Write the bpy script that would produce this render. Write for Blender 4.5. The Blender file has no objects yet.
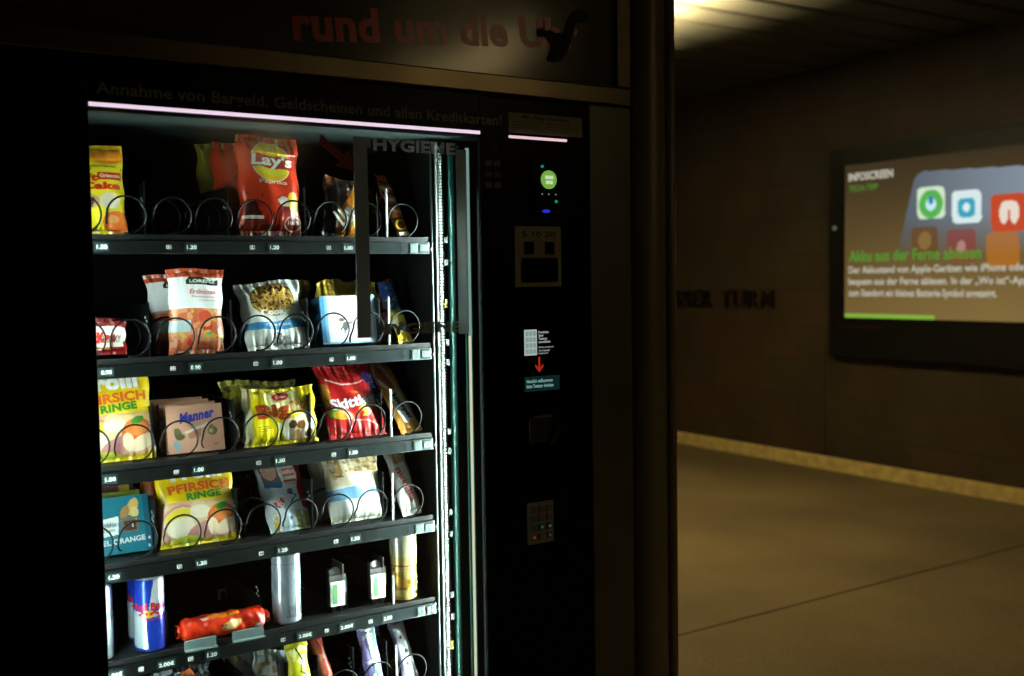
import bpy, bmesh, math, random
import numpy as np
from mathutils import Vector, Matrix
S = bpy.context.scene
COL = S.collection
R = math.radians
rnd = random.Random(7)

# ------------------------------------------------------------------ colours and materials
def lin(h):
    if isinstance(h, (tuple, list)): return tuple(h)[:3]
    h = h.lstrip('#'); o = []
    for i in (0, 2, 4):
        c = int(h[i:i+2], 16) / 255
        o.append(c / 12.92 if c <= .04045 else ((c + .055) / 1.055) ** 2.4)
    return tuple(o)

def nodes(name):
    m = bpy.data.materials.new(name); m.use_nodes = True
    n = m.node_tree.nodes; l = m.node_tree.links
    return m, n, l, n['Principled BSDF']

def bump(n, l, b, scale, strength, dist=.001):
    tc = n.new('ShaderNodeTexCoord'); t = n.new('ShaderNodeTexNoise'); t.inputs['Scale'].default_value = scale
    t.inputs['Detail'].default_value = 4
    u = n.new('ShaderNodeBump'); u.inputs['Strength'].default_value = strength; u.inputs['Distance'].default_value = dist
    l.new(tc.outputs['Object'], t.inputs['Vector']); l.new(t.outputs['Fac'], u.inputs['Height']); l.new(u.outputs['Normal'], b.inputs['Normal'])
    return tc, t

def mat(name, col, rough=.5, metal=0., var=0., scale=20, bmp=0., spec=.5, coat=0., emit=None, es=0.):
    m, n, l, b = nodes(name)
    c = lin(col)
    b.inputs['Roughness'].default_value = rough; b.inputs['Metallic'].default_value = metal
    b.inputs['Specular IOR Level'].default_value = spec
    b.inputs['Coat Weight'].default_value = coat
    tc, t = bump(n, l, b, scale, bmp if bmp else .05)
    r = n.new('ShaderNodeValToRGB')
    r.color_ramp.elements[0].color = tuple(max(0, x * (1 - var)) for x in c) + (1,)
    r.color_ramp.elements[1].color = tuple(min(1, x * (1 + var)) for x in c) + (1,)
    r.color_ramp.elements[0].position = .3; r.color_ramp.elements[1].position = .7
    l.new(t.outputs['Fac'], r.inputs['Fac']); l.new(r.outputs['Color'], b.inputs['Base Color'])
    if emit:
        b.inputs['Emission Color'].default_value = lin(emit) + (1,); b.inputs['Emission Strength'].default_value = es
    return m

def printed(name, rough, coat=0., metal=0., bmp=.15, spec=.5):
    m, n, l, b = nodes(name)
    a = n.new('ShaderNodeAttribute'); a.attribute_name = 'Col'
    l.new(a.outputs['Color'], b.inputs['Base Color'])
    b.inputs['Roughness'].default_value = rough; b.inputs['Coat Weight'].default_value = coat
    b.inputs['Metallic'].default_value = metal; b.inputs['Specular IOR Level'].default_value = spec
    bump(n, l, b, 90, bmp, .0015)
    return m

def emitter(name, col, s):
    m = bpy.data.materials.new(name); m.use_nodes = True
    n = m.node_tree.nodes; l = m.node_tree.links; n.clear()
    e = n.new('ShaderNodeEmission'); o = n.new('ShaderNodeOutputMaterial')
    e.inputs['Color'].default_value = lin(col) + (1,); e.inputs['Strength'].default_value = s
    l.new(e.outputs[0], o.inputs[0]); return m

M = {}
M['foil'] = printed('printed_foil', .30, coat=.15)
M['matte_foil'] = printed('printed_matte_foil', .45)
M['card'] = printed('printed_card', .5, bmp=.03)
M['can'] = printed('printed_aluminium', .24, metal=.55, bmp=.0)
M['black'] = mat('black_powder_coat', '#040403', .5, bmp=.1, scale=300, spec=.08)
M['door_black'] = mat('black_door_lacquer', '#020202', .28, spec=.06)
M['plastic'] = mat('black_plastic', '#08090a', .4, spec=.3)
M['cavity'] = mat('cavity_lining', '#101413', .55, spec=.3)
M['soffit'] = mat('cavity_soffit', '#1d2827', .5)
M['tray'] = mat('tray_steel', '#121516', .5, metal=.2)
M['rail'] = mat('tray_rail_metal', '#566163', .30, metal=1., scale=60, var=.1)
M['bright_rail'] = mat('brushed_bright_metal', '#5f6b68', .4, metal=.7, scale=60, var=.15)
M['coil'] = mat('coil_wire', '#14181a', .3, metal=.6)
M['steel'] = mat('brushed_steel', '#5e5644', .27, metal=1., var=.2, scale=9)
M['dark_steel'] = mat('dark_stained_steel', '#4e5044', .36, metal=.4, var=.2, scale=6)
M['post'] = mat('painted_steel_post', '#655d46', .38, var=.15, scale=5)
M['alu'] = mat('aluminium', '#7c8482', .35, metal=.9, var=.08)
M['ribbed'] = mat('ribbed_belt', '#8f9790', .5, var=.1)
M['teal'] = mat('greenish_glass_edge', '#2f6a62', .3, metal=.1, spec=.4)
M['white'] = mat('white_print', '#dfe6e2', .5)
M['white_edge'] = mat('white_edging', '#c8cac4', .4)
M['dot'] = mat('pale_studs', '#9fb0aa', .5)
M['label_black'] = mat('tag_black', '#11201e', .35)
def vinyl(name, col):
    m, n, l, b = nodes(name); t = n.new('ShaderNodeBsdfTranslucent'); x = n.new('ShaderNodeMixShader'); o = n['Material Output']
    b.inputs['Base Color'].default_value = lin(col) + (1,); b.inputs['Roughness'].default_value = .6; t.inputs['Color'].default_value = lin(col) + (1,); x.inputs[0].default_value = .35
    bump(n, l, b, 40, .05); l.new(b.outputs[0], x.inputs[1]); l.new(t.outputs[0], x.inputs[2]); l.new(x.outputs[0], o.inputs[0]); return m
M['sticker_grey'] = vinyl('grey_vinyl', '#b0babc')
M['sticker_dark'] = vinyl('dark_vinyl', '#a3b0b6')
M['arrow_red'] = mat('dark_red_vinyl', '#8c2430', .6)
M['door_text'] = mat('door_lettering_vinyl', '#74756a', .6)
M['note'] = mat('faded_paper_sticker', '#8c8873', .6, var=.1)
M['note_text'] = mat('sticker_print', '#2a281e', .6)
M['faint'] = mat('faint_icons', '#5c5f56', .6)
M['faint_red'] = mat('faint_red_icons', '#6b1f1d', .6)
M['sign_panel'] = mat('sign_acrylic', '#34321f', .15, var=.06, scale=3, spec=.5)
M['sign_red'] = mat('sign_red_letters', '#b8322a', .25)
M['sign_dark'] = mat('sign_dark_print', '#1d1b14', .4)
M['residue'] = mat('peeled_sticker_residue', '#14120d', .7)
M['key'] = mat('keypad_metal', '#6b7070', .4, metal=.6)
M['clear'] = None
M['tile'] = None

def clear(name, tint='#dfe9e6', refl=1.0, base=.0, rough=.0):
    m = bpy.data.materials.new(name); m.use_nodes = True
    n = m.node_tree.nodes; l = m.node_tree.links; n.clear()
    o = n.new('ShaderNodeOutputMaterial'); t = n.new('ShaderNodeBsdfTransparent'); g = n.new('ShaderNodeBsdfGlossy')
    f = n.new('ShaderNodeFresnel'); f.inputs['IOR'].default_value = 1.5
    x = n.new('ShaderNodeMixShader'); mth = n.new('ShaderNodeMath'); mth.operation = 'MULTIPLY_ADD'
    mth.inputs[1].default_value = refl; mth.inputs[2].default_value = base
    g.inputs['Roughness'].default_value = rough
    t.inputs['Color'].default_value = lin(tint) + (1,)
    l.new(f.outputs[0], mth.inputs[0]); l.new(mth.outputs[0], x.inputs[0]); l.new(t.outputs[0], x.inputs[1]); l.new(g.outputs[0], x.inputs[2]); l.new(x.outputs[0], o.inputs[0])
    return m
M['glass'] = clear('window_glass', '#f2f8f6', .5, 0, .10)
M['clear'] = clear('clear_plastic', '#c9d8d4', 2.0, .35, .35)

# ------------------------------------------------------------------ object helpers
def tag(o, label=None, cat=None, group=None, kind=None):
    if label: o['label'] = label
    if cat: o['category'] = cat
    if group: o['group'] = group
    if kind: o['kind'] = kind
    return o

def empty(name, loc=(0, 0, 0), rot=(0, 0, 0), label=None, cat=None, group=None):
    o = bpy.data.objects.new(name, None); COL.objects.link(o)
    o.location = loc; o.rotation_euler = rot; o.empty_display_size = .05
    return tag(o, label, cat, group)

def link(name, me, parent=None, mats=()):
    o = bpy.data.objects.new(name, me); COL.objects.link(o)
    for m in mats: me.materials.append(m)
    if parent: o.parent = parent
    return o

class MB:
    def __init__(s): s.v = []; s.f = []; s.c = []; s.s = []
    def add(s, v, f, col=(0, 0, 0), smooth=False):
        k = len(s.v); s.v += [tuple(p) for p in v]; s.f += [tuple(i + k for i in q) for q in f]
        s.c += [col] * len(f); s.s += [smooth] * len(f)
    def box(s, x0, x1, y0, y1, z0, z1, col=(0, 0, 0), b=0):
        if b <= 0:
            v = [(x, y, z) for z in (z0, z1) for y in (y0, y1) for x in (x0, x1)]
            s.add(v, [(0, 2, 3, 1), (4, 5, 7, 6), (0, 1, 5, 4), (2, 6, 7, 3), (0, 4, 6, 2), (1, 3, 7, 5)], col); return
        bm = bmesh.new(); bmesh.ops.create_cube(bm, size=1)
        for q in bm.verts: q.co = Vector(((x0+x1)/2 + q.co.x*(x1-x0), (y0+y1)/2 + q.co.y*(y1-y0), (z0+z1)/2 + q.co.z*(z1-z0)))
        bmesh.ops.bevel(bm, geom=bm.edges[:], offset=b, segments=2, affect='EDGES', profile=.6)
        bm.verts.index_update()
        s.add([q.co[:] for q in bm.verts], [[q.index for q in f.verts] for f in bm.faces], col); bm.free()
    def prism(s, pts, axis, a0, a1, col=(0, 0, 0)):
        # pts: outline in the two other axes (in xyz order), extruded along axis
        def P(p, a):
            q = list(p); q.insert(axis, a); return tuple(q)
        n = len(pts); v = [P(p, a0) for p in pts] + [P(p, a1) for p in pts]
        s.add(v, [tuple(range(n)), tuple(range(2*n-1, n-1, -1))] + [(i, i+n, (i+1) % n + n, (i+1) % n) for i in range(n)], col)
    def tube(s, pts, r, seg=6, col=(0, 0, 0), caps=True):
        P = [Vector(p) for p in pts]; n = len(P); v = []; f = []
        up = None
        for i, p in enumerate(P):
            t = (P[min(i+1, n-1)] - P[max(i-1, 0)]).normalized()
            if up is None: up = t.orthogonal().normalized()
            up = (up - t * up.dot(t)).normalized(); w = t.cross(up)
            rr = r[i] if isinstance(r, (list, tuple)) else r
            for k in range(seg):
                a = 2 * math.pi * k / seg; v.append(p + up * math.cos(a) * rr + w * math.sin(a) * rr)
        for i in range(n-1):
            for k in range(seg): f.append((i*seg+k, i*seg+(k+1) % seg, (i+1)*seg+(k+1) % seg, (i+1)*seg+k))
        if caps: f += [tuple(range(seg-1, -1, -1)), tuple(range((n-1)*seg, n*seg))]
        s.add(v, f, col, True)
    def disc(s, c, r, axis=1, depth=.002, seg=24, col=(0, 0, 0), ry=None):
        ry = ry or r
        o = [c[i] for i in range(3) if i != axis]
        s.prism([(o[0]+r*math.cos(2*math.pi*k/seg), o[1]+ry*math.sin(2*math.pi*k/seg)) for k in range(seg)], axis, c[axis]-depth/2, c[axis]+depth/2, col)
    def build(s, name, m=None, parent=None, **k):
        me = bpy.data.meshes.new(name); me.from_pydata(s.v, [], s.f); me.update()
        me.polygons.foreach_set('use_smooth', s.s)
        if any(c != (0, 0, 0) for c in s.c): colour(me, np.array([list(lin(c)) for c in s.c]))
        bm = bmesh.new(); bm.from_mesh(me); bmesh.ops.recalc_face_normals(bm, faces=bm.faces); bm.to_mesh(me); bm.free()
        o = link(name, me, parent, [m] if m else []); tag(o, **k); return o

def colour(me, fc):
    a = me.attributes.new('Col', 'FLOAT_COLOR', 'CORNER')
    tot = np.zeros(len(me.polygons), dtype=np.int32); me.polygons.foreach_get('loop_total', tot)
    c = np.ones((int(tot.sum()), 4), dtype=np.float32); c[:, :3] = np.repeat(fc, tot, axis=0)
    a.data.foreach_set('color', c.ravel())

def copy_tree(o, parent=None):
    c = o.copy(); COL.objects.link(c); c.parent = parent
    for ch in list(o.children): copy_tree(ch, c)
    return c

# ------------------------------------------------------------------ lettering
_tc = {}
def text_poly(s, bold=0., shear=0.):
    k = (s, bold, shear)
    if k not in _tc:
        cu = bpy.data.curves.new('t', 'FONT'); cu.body = s; cu.size = 1; cu.offset = bold; cu.shear = shear
        cu.resolution_u = 3; cu.space_character = 1 + bold * 1.2
        ob = bpy.data.objects.new('t', cu)
        me = bpy.data.meshes.new_from_object(ob)
        v = np.array([q.co[:2] for q in me.vertices]); f = [tuple(p.vertices) for p in me.polygons]
        bpy.data.objects.remove(ob); bpy.data.meshes.remove(me); bpy.data.curves.remove(cu)
        _tc[k] = (v, f)
    return _tc[k]

def fit_text(s, x0, y0, x1, y1, bold=0., shear=0., rot=0.):
    v, f = text_poly(s, bold, shear); v = v.copy()
    lo, hi = v.min(0), v.max(0); v = (v - lo) / (hi - lo)
    w, h = x1 - x0, y1 - y0
    v = (v - .5) * [w, h]; c, q = math.cos(R(rot)), math.sin(R(rot))
    v = v @ np.array([[c, q], [-q, c]]) + [(x0+x1)/2, (y0+y1)/2]
    return v, f

def flat_text(mb, s, x0, z0, x1, z1, y, col=(0, 0, 0), bold=.01, shear=0., rot=0., depth=.0):
    """lettering on a plane that faces -y"""
    v, f = fit_text(s, x0, z0, x1, z1, bold, shear, rot)
    mb.add([(a, y, b) for a, b in v], f, col)

# ------------------------------------------------------------------ artwork: ops in u,v of a front face
def vnoise(x, y, seed):
    g = np.random.RandomState(int(seed*7)+5); T = g.rand(64, 64); o = 0
    for k, a in ((1, .65), (2.1, .35)):
        X, Y = x*k+3.3, y*k+1.7; i, j = np.floor(X).astype(int), np.floor(Y).astype(int); f, h = X-i, Y-j; f = f*f*(3-2*f); h = h*h*(3-2*h)
        q = lambda a_, b_: T[a_ % 64, b_ % 64]
        o = o + a*((q(i, j)*(1-f)+q(i+1, j)*f)*(1-h)+(q(i, j+1)*(1-f)+q(i+1, j+1)*f)*h)
    return (o-.5)*9.5
def paint(u, v, w, h, art, base):
    c = np.tile(np.array(lin(base)), (u.size, 1))
    x, z = u * w, v * h
    for op in art:
        k = op[0]
        if k == 'r': m = (u >= op[1]) & (v >= op[2]) & (u <= op[3]) & (v <= op[4]); col = op[5]
        elif k == 'e': m = ((u-op[1])/op[3])**2 + ((v-op[2])/op[4])**2 <= 1; col = op[5]
        elif k == 'rot':   # rotated ellipse: cu,cv,ru(m),rv(m),deg
            a = R(op[5]); dx = (u-op[1])*w; dz = (v-op[2])*h
            m = ((dx*math.cos(a)+dz*math.sin(a))/op[3])**2 + ((-dx*math.sin(a)+dz*math.cos(a))/op[4])**2 <= 1; col = op[6]
        elif k == 'p':
            m = np.zeros(u.size, bool); P = op[1]
            for i in range(len(P)):
                (ax, ay), (bx, by) = P[i], P[(i+1) % len(P)]
                if ay == by: continue
                m ^= ((ay > v) != (by > v)) & (u < (bx-ax)*(v-ay)/(by-ay)+ax)
            col = op[2]
        elif k == 'n':     # blotches: scale per metre, threshold, colour, region
            q = op[4] if len(op) > 4 else (0, 0, 1, 1); sc = op[1]; sd = op[5] if len(op) > 5 else 0
            n = vnoise(x*sc/2.8, z*sc/2.8, sd)
            m = (n > op[2]) & (u >= q[0]) & (v >= q[1]) & (u <= q[2]) & (v <= q[3])
            if len(op) > 6: e = op[6]; m &= ((u-e[0])/e[2])**2 + ((v-e[1])/e[3])**2 <= 1
            col = op[3]
        elif k == 'line':  # polyline with width in metres
            m = np.zeros(u.size, bool)
            P = [(a*w, b*h) for a, b in op[1]]
            for (ax, ay), (bx, by) in zip(P, P[1:]):
                dx, dy = bx-ax, by-ay; t = np.clip(((x-ax)*dx+(z-ay)*dy)/(dx*dx+dy*dy+1e-12), 0, 1)
                m |= np.hypot(x-ax-t*dx, z-ay-t*dy) < op[2]/2
            col = op[3]
        else: continue
        c[m] = lin(col)
    return c

def text_on(surf, w, h, ops, lift=.0006, step=.003):
    V = []; F = []; C = []
    for op in ops:
        if op[0] != 't': continue
        _, s, u0, v0, u1, v1, col = op[:7]; kw = op[7] if len(op) > 7 else {}
        kw = dict(bold=.02) | kw
        v, f = fit_text(s, u0*w, v0*h, u1*w, v1*h, **kw)
        bm = bmesh.new(); bv = [bm.verts.new((a, b, 0)) for a, b in v]
        for q in f:
            try: bm.faces.new([bv[i] for i in q])
            except ValueError: pass
        lo, hi = v.min(0), v.max(0)
        for ax in (0, 1):
            t = lo[ax] + step
            while t < hi[ax]:
                no = (1, 0, 0) if ax == 0 else (0, 1, 0); co = (t, 0, 0) if ax == 0 else (0, t, 0)
                bmesh.ops.bisect_plane(bm, geom=bm.verts[:]+bm.edges[:]+bm.faces[:], plane_co=co, plane_no=no); t += step
        bm.verts.index_update()
        P = np.array([q.co[:2] for q in bm.verts])
        X = surf(np.clip(P[:, 0]/w, .005, .995), np.clip(P[:, 1]/h, .005, .995)); X[:, 1] -= lift
        k = len(V); V += [tuple(p) for p in X]; F += [tuple(q.index+k for q in f_.verts) for f_ in bm.faces]
        C += [lin(col)] * len(bm.faces); bm.free()
    return V, F, C

def grid_mesh(name, surf, us, vs, fc_fn, extra=None, flip=False, smooth=True, back=None):
    U, Vv = np.meshgrid(us, vs); P = surf(U.ravel(), Vv.ravel()); nu, nv = len(us), len(vs)
    i = (np.arange(nv-1)[:, None]*nu + np.arange(nu-1)).ravel()
    F = np.stack([i, i+1, i+nu+1, i+nu], 1)
    cu = (U[:-1, :-1]+U[1:, 1:]).ravel()/2; cv = (Vv[:-1, :-1]+Vv[1:, 1:]).ravel()/2
    C = fc_fn(cu, cv)
    V = P.tolist(); F = F.tolist(); C = C.tolist(); ns = len(F)
    if back is not None:
        bv, bf, bc = back; k = len(V); V += bv; F += [tuple(a+k for a in q) for q in bf]; C += bc; ns = len(F)
    if extra and extra[0]:
        k = len(V); V += extra[0]; F += [tuple(a+k for a in q) for q in extra[1]]; C += extra[2]
    me = bpy.data.meshes.new(name); me.from_pydata(V, [], F); me.update()
    me.polygons.foreach_set('use_smooth', [smooth]*ns + [False]*(len(F)-ns))
    colour(me, np.array(C))
    return me

CELL = .0012
def make_bag(name, w, h, t, base, art, back='#b9bdbb', seal=.09, pinch=.05, seed=0, m='foil', wr=1., n=2.6, skew=0., root=None, seals=(1, 1), cap=None):
    """pillow pack standing on its bottom seal, front facing -y"""
    g = random.Random(seed); ph = [g.uniform(0, 6.3) for _ in range(12)]; fr = [g.uniform(25, 70) for _ in range(12)]
    s0 = seal if seals[0] else .0; s1 = seal if seals[1] else .0
    def S_(u, v, side=1):
        vv = np.clip((v-s0)/(1-s0-s1), 0, 1)
        prof = np.clip(1-np.abs(2*u-1)**n, 0, 1)**.55 * np.clip(np.sin(np.pi*np.clip(vv, 0, 1)), 0, 1)**.5
        x0 = (u-.5)*w; z = v*h
        y = -side*(t/2*prof + .0004)
        wv = sum(np.sin(x0*fr[i]*(1.5+i*.4) + z*fr[i+3]*1.4 + ph[i]) for i in range(3))
        y = y - side*wv*.0009*wr*prof
        # pleats running out of the seals
        for v_s, on_ in ((s0, seals[0]), (1-s1, seals[1])):
            if not on_: continue
            d = np.abs(v-v_s)*h
            y = y + (np.sin(x0*2*np.pi/.019+ph[6]) + .6*np.sin(x0*2*np.pi/.011+ph[7]))*.0016*wr*np.exp(-d/.016)
        seam = (v < s0) | (v > 1-s1)
        y = y + np.where(seam, .0005*np.sin(z*2*np.pi/.0036), 0) + .004*wr*np.sin(v*3+ph[8])*np.sin((u-.5)*2.2+ph[9])*(v > 1-s1-.12)
        x = x0*(1-pinch*np.sin(np.pi*np.clip(v, 0, 1))**.7) + .0015*wr*np.sin(v*17+ph[10])*np.sign(u-.5)*np.abs(2*u-1)**3 + skew*z
        zz = z + (.0022*np.sin(u*5+ph[11]))*wr*v
        return np.stack([x, y, zz], 1)
    if root is None: root = empty(name)
    rows = [('bottom_seal', 0, s0), ('wrapper', s0, 1-s1), ('top_seal', 1-s1, 1)]
    for nm, a, b in rows:
        if b - a < 1e-4: continue
        us = np.linspace(0, 1, max(8, int(w/CELL))); vs = np.linspace(a, b, max(4, int((b-a)*h/CELL)))
        ub = np.linspace(0, 1, 15); vb = np.linspace(a, b, 3 if nm != 'wrapper' else 15)
        U, V = np.meshgrid(ub, vb); P = S_(U.ravel(), V.ravel(), -1)
        i = (np.arange(len(vb)-1)[:, None]*15 + np.arange(14)).ravel(); F = np.stack([i, i+15, i+16, i+1], 1).tolist()
        bk = (P.tolist(), F, [lin(back)]*len(F))
        ex = text_on(S_, w, h, art, lift=.0018) if nm == 'wrapper' else None
        me = grid_mesh(nm, S_, us, vs, lambda cu, cv: paint(cu, cv, w, h, art, base), extra=ex, back=bk)
        link(nm, me, root, [M[m]])
    return root

def make_carton(name, w, h, t, base, art, side=None, m='card', parent=None, label=None):
    def S_(u, v): return np.stack([(u-.5)*w, np.full(u.size, -t/2), v*h], 1)
    us = np.linspace(0, 1, int(w/CELL)); vs = np.linspace(0, 1, int(h/CELL))
    a = w/2; b = t/2
    bv = [(-a, -b, 0), (a, -b, 0), (a, b, 0), (-a, b, 0), (-a, -b, h), (a, -b, h), (a, b, h), (-a, b, h)]
    bf = [(0, 3, 2, 1), (4, 5, 6, 7), (1, 2, 6, 5), (2, 3, 7, 6), (3, 0, 4, 7)]
    me = grid_mesh(name, S_, us, vs, lambda cu, cv: paint(cu, cv, w, h, art, base), extra=text_on(S_, w, h, art, .0003), back=(bv, bf, [lin(side or base)]*5), smooth=False)
    return link(name, me, parent, [M[m]])

def make_can(name, r, h, base, art, rot=0., lid='#aab0b2', m='can'):
    root = empty(name)
    prof = [(0, .78), (.012, .86), (.035, .99), (.05, 1), (.9, 1), (.945, .94), (.965, .86), (.985, .84), (1, .86)]
    pv = [p[0] for p in prof]; pr = [p[1] for p in prof]
    def S_(u, v):
        th = (u-.5)*2*np.pi - np.pi/2 + rot; rr = np.interp(v, pv, pr)*r
        return np.stack([rr*np.cos(th), rr*np.sin(th), v*h], 1)
    W = 2*math.pi*r
    def St(u, v):
        th = (u-.5)*2*np.pi - np.pi/2 + rot; rr = np.interp(v, pv, pr)*r+.0004
        return np.stack([rr*np.cos(th), rr*np.sin(th), v*h], 1)
    me = grid_mesh('can_wall', S_, np.linspace(0, 1, 140), np.linspace(0, 1, int(h/CELL)), lambda cu, cv: paint(cu, cv, W, h, art, base), extra=text_on(St, W, h, art, 0))
    link('can_wall', me, root, [M[m]])
    mb = MB(); n = 32; rings = [(.86, 1.), (.88, 1.006), (.84, 1.007), (.80, .985), (.74, .97), (.3, .972), (.0, .972)]
    v = []; f = []
    for q, z in rings:
        for k in range(n): v.append((q*r*math.cos(2*math.pi*k/n), q*r*math.sin(2*math.pi*k/n), z*h))
    for i in range(len(rings)-1):
        for k in range(n): f.append((i*n+k, i*n+(k+1) % n, (i+1)*n+(k+1) % n, (i+1)*n+k))
    mb.add(v, f, lid, True); mb.build('lid', M['can'], root)
    mb = MB(); mb.disc((0, -.006, .979*h), .009, 2, .0016, 16, lid, ry=.013); mb.build('pull_tab', M['can'], root)
    return root

def put(o, x, y, z, tilt=0, yaw=0, roll=0):
    o.location = (x, y, z)
    o.rotation_euler = (Matrix.Rotation(R(yaw), 3, 'Z') @ Matrix.Rotation(R(-tilt), 3, 'X') @ Matrix.Rotation(R(roll), 3, 'Y')).to_euler()
    return o
# ------------------------------------------------------------------ camera, world, render look
cam = bpy.data.cameras.new('camera'); co = bpy.data.objects.new('camera', cam); COL.objects.link(co); S.camera = co
cam.sensor_width = 36; cam.lens = 1050 * 36 / 1024
Rm = Matrix(((0.8386856239476892, 0.04291671195293354, -0.5429222596455447),
             (-0.5444046492829305, 0.0383040901574602, -0.837947715860804),
             (-0.015165817571261765, 0.9983441052624882, 0.055489147272571385)))
co.matrix_world = Matrix.Translation((0, -1.85, 1.46)) @ Rm.to_4x4()
cam.dof.use_dof = True; cam.dof.focus_distance = 2.1; cam.dof.aperture_fstop = 3.4
S.view_settings.view_transform = 'Standard'; S.view_settings.look = 'None'; S.view_settings.gamma = 1
S.view_settings.exposure = 0; S.view_settings.use_curve_mapping = False
S.cycles.use_denoising = True; S.cycles.max_bounces = 8; S.cycles.transparent_max_bounces = 12
S.cycles.sample_clamp_indirect = 4
w = bpy.data.worlds.new('world'); S.world = w; w.use_nodes = True
w.node_tree.nodes['Background'].inputs['Color'].default_value = (.9, 1, .7, 1); w.node_tree.nodes['Background'].inputs['Strength'].default_value = .004

# ------------------------------------------------------------------ the platform
def stone(name, c0, c1, c2, bw, bh, rough, mortar, swap):
    m, n, l, b = nodes(name)
    tc = n.new('ShaderNodeTexCoord'); sx = n.new('ShaderNodeSeparateXYZ'); cx = n.new('ShaderNodeCombineXYZ')
    br = n.new('ShaderNodeTexBrick'); no = n.new('ShaderNodeTexNoise'); mx = n.new('ShaderNodeMix'); mx.data_type = 'RGBA'; mx.blend_type = 'MULTIPLY'
    l.new(tc.outputs['Object'], sx.inputs[0]); l.new(sx.outputs[swap[0]], cx.inputs[0]); l.new(sx.outputs[swap[1]], cx.inputs[1]); l.new(cx.outputs[0], br.inputs['Vector'])
    br.inputs['Color1'].default_value = lin(c0) + (1,); br.inputs['Color2'].default_value = lin(c1) + (1,); br.inputs['Mortar'].default_value = lin(c2) + (1,)
    br.inputs['Scale'].default_value = 1; br.inputs['Brick Width'].default_value = bw; br.inputs['Row Height'].default_value = bh; br.inputs['Mortar Size'].default_value = mortar
    br.inputs['Bias'].default_value = -.1
    no.inputs['Scale'].default_value = 2.3; no.inputs['Detail'].default_value = 8
    r = n.new('ShaderNodeValToRGB'); r.color_ramp.elements[0].color = (.45, .45, .45, 1); r.color_ramp.elements[1].color = (1, 1, 1, 1); r.color_ramp.elements[0].position = .3; r.color_ramp.elements[1].position = .7
    l.new(tc.outputs['Object'], no.inputs['Vector']); l.new(no.outputs['Fac'], r.inputs['Fac'])
    mx.inputs[0].default_value = .8; l.new(br.outputs['Color'], mx.inputs[6]); l.new(r.outputs['Color'], mx.inputs[7]); l.new(mx.outputs[2], b.inputs['Base Color'])
    b.inputs['Roughness'].default_value = rough; b.inputs['Specular IOR Level'].default_value = .3
    return m
wall_mat = stone('brown_stone_tiles', '#40392b', '#4a3827', '#322c21', .62, .27, .6, .004, (1, 2))
def floor_material():
    m, n, l, b = nodes('grey_terrazzo_floor')
    tc = n.new('ShaderNodeTexCoord'); a = n.new('ShaderNodeTexNoise'); c = n.new('ShaderNodeTexNoise'); r = n.new('ShaderNodeValToRGB'); mx = n.new('ShaderNodeMix'); mx.data_type = 'RGBA'; mx.blend_type = 'MULTIPLY'
    a.inputs['Scale'].default_value = .9; a.inputs['Detail'].default_value = 6; c.inputs['Scale'].default_value = 60; c.inputs['Detail'].default_value = 3
    r.color_ramp.elements[0].color = lin('#6f6551') + (1,); r.color_ramp.elements[1].color = lin('#8a7d62') + (1,); r.color_ramp.elements[0].position = .35; r.color_ramp.elements[1].position = .65
    q = n.new('ShaderNodeValToRGB'); q.color_ramp.elements[0].color = (.6, .6, .6, 1); q.color_ramp.elements[0].position = .35; q.color_ramp.elements[1].position = .55
    l.new(tc.outputs['Object'], a.inputs['Vector']); l.new(tc.outputs['Object'], c.inputs['Vector']); l.new(a.outputs['Fac'], r.inputs['Fac']); l.new(c.outputs['Fac'], q.inputs['Fac'])
    mx.inputs[0].default_value = .5; l.new(r.outputs['Color'], mx.inputs[6]); l.new(q.outputs['Color'], mx.inputs[7]); l.new(mx.outputs[2], b.inputs['Base Color'])
    b.inputs['Roughness'].default_value = .6; b.inputs['Specular IOR Level'].default_value = .3
    return m
ys = [-13, -7.87, -3.27, 1.324, 5.93, 12]
mb = MB()
for a, b in zip(ys, ys[1:]): mb.box(-4, 6.24, a+.006, b-.006, -.06, 0)
mb.box(-4, 6.24, -13, 12, -.12, -.02, )
mb.build('floor', floor_material(), kind='structure')
mb = MB()
yy = [-13, -8.6, -5.6, -2.6, .4, 3.46, 6.5, 9.5, 12]
for a, b in zip(yy, yy[1:]): mb.box(6.24, 6.4, a+.005, b-.005, 0, 3.3)
mb.box(6.25, 6.4, -13, 12, 0, 3.3)
mb.build('wall_right', wall_mat, kind='structure')
plain = mat('dark_plaster', '#2a2820', .8, var=.2, scale=2)
mb = MB(); mb.box(-4.2, 6.4, 12, 12.2, 0, 3.3); mb.build('wall_back', plain, kind='structure')
mb = MB(); mb.box(-4.2, 6.4, -13.2, -13, 0, 3.3); mb.build('wall_front', plain, kind='structure')
mb = MB(); mb.box(-4.2, -4, -13, 12, 0, 3.3); mb.build('wall_left', plain, kind='structure')
# linear metal ceiling: long slats running away from the wall, each a shallow tilted blade
mb = MB(); y = -13.0
while y < 11.9:
    mb.prism([(y+.02, 3.012), (y+.03, 3.0), (y+.255, 3.0), (y+.265, 3.012), (y+.265, 3.03), (y+.02, 3.03)], 0, -4, 6.24); y += .285
mb.build('ceiling', mat('ceiling_slats', '#4c4838', .5, var=.1, scale=3, spec=.2), kind='structure')
mb = MB(); mb.box(-4.2, 6.4, -13.2, 12.2, 3.3, 3.4); mb.build('ceiling', mat('ceiling_void', '#0c0c0a', .9), kind='structure')
mb = MB(); mb.box(6.205, 6.24, -13, 12, .0, .10, b=.006); mb.build('baseboard_right', mat('pale_plinth', '#f2dc9c', .6, var=.2, scale=14), kind='structure')

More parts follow.
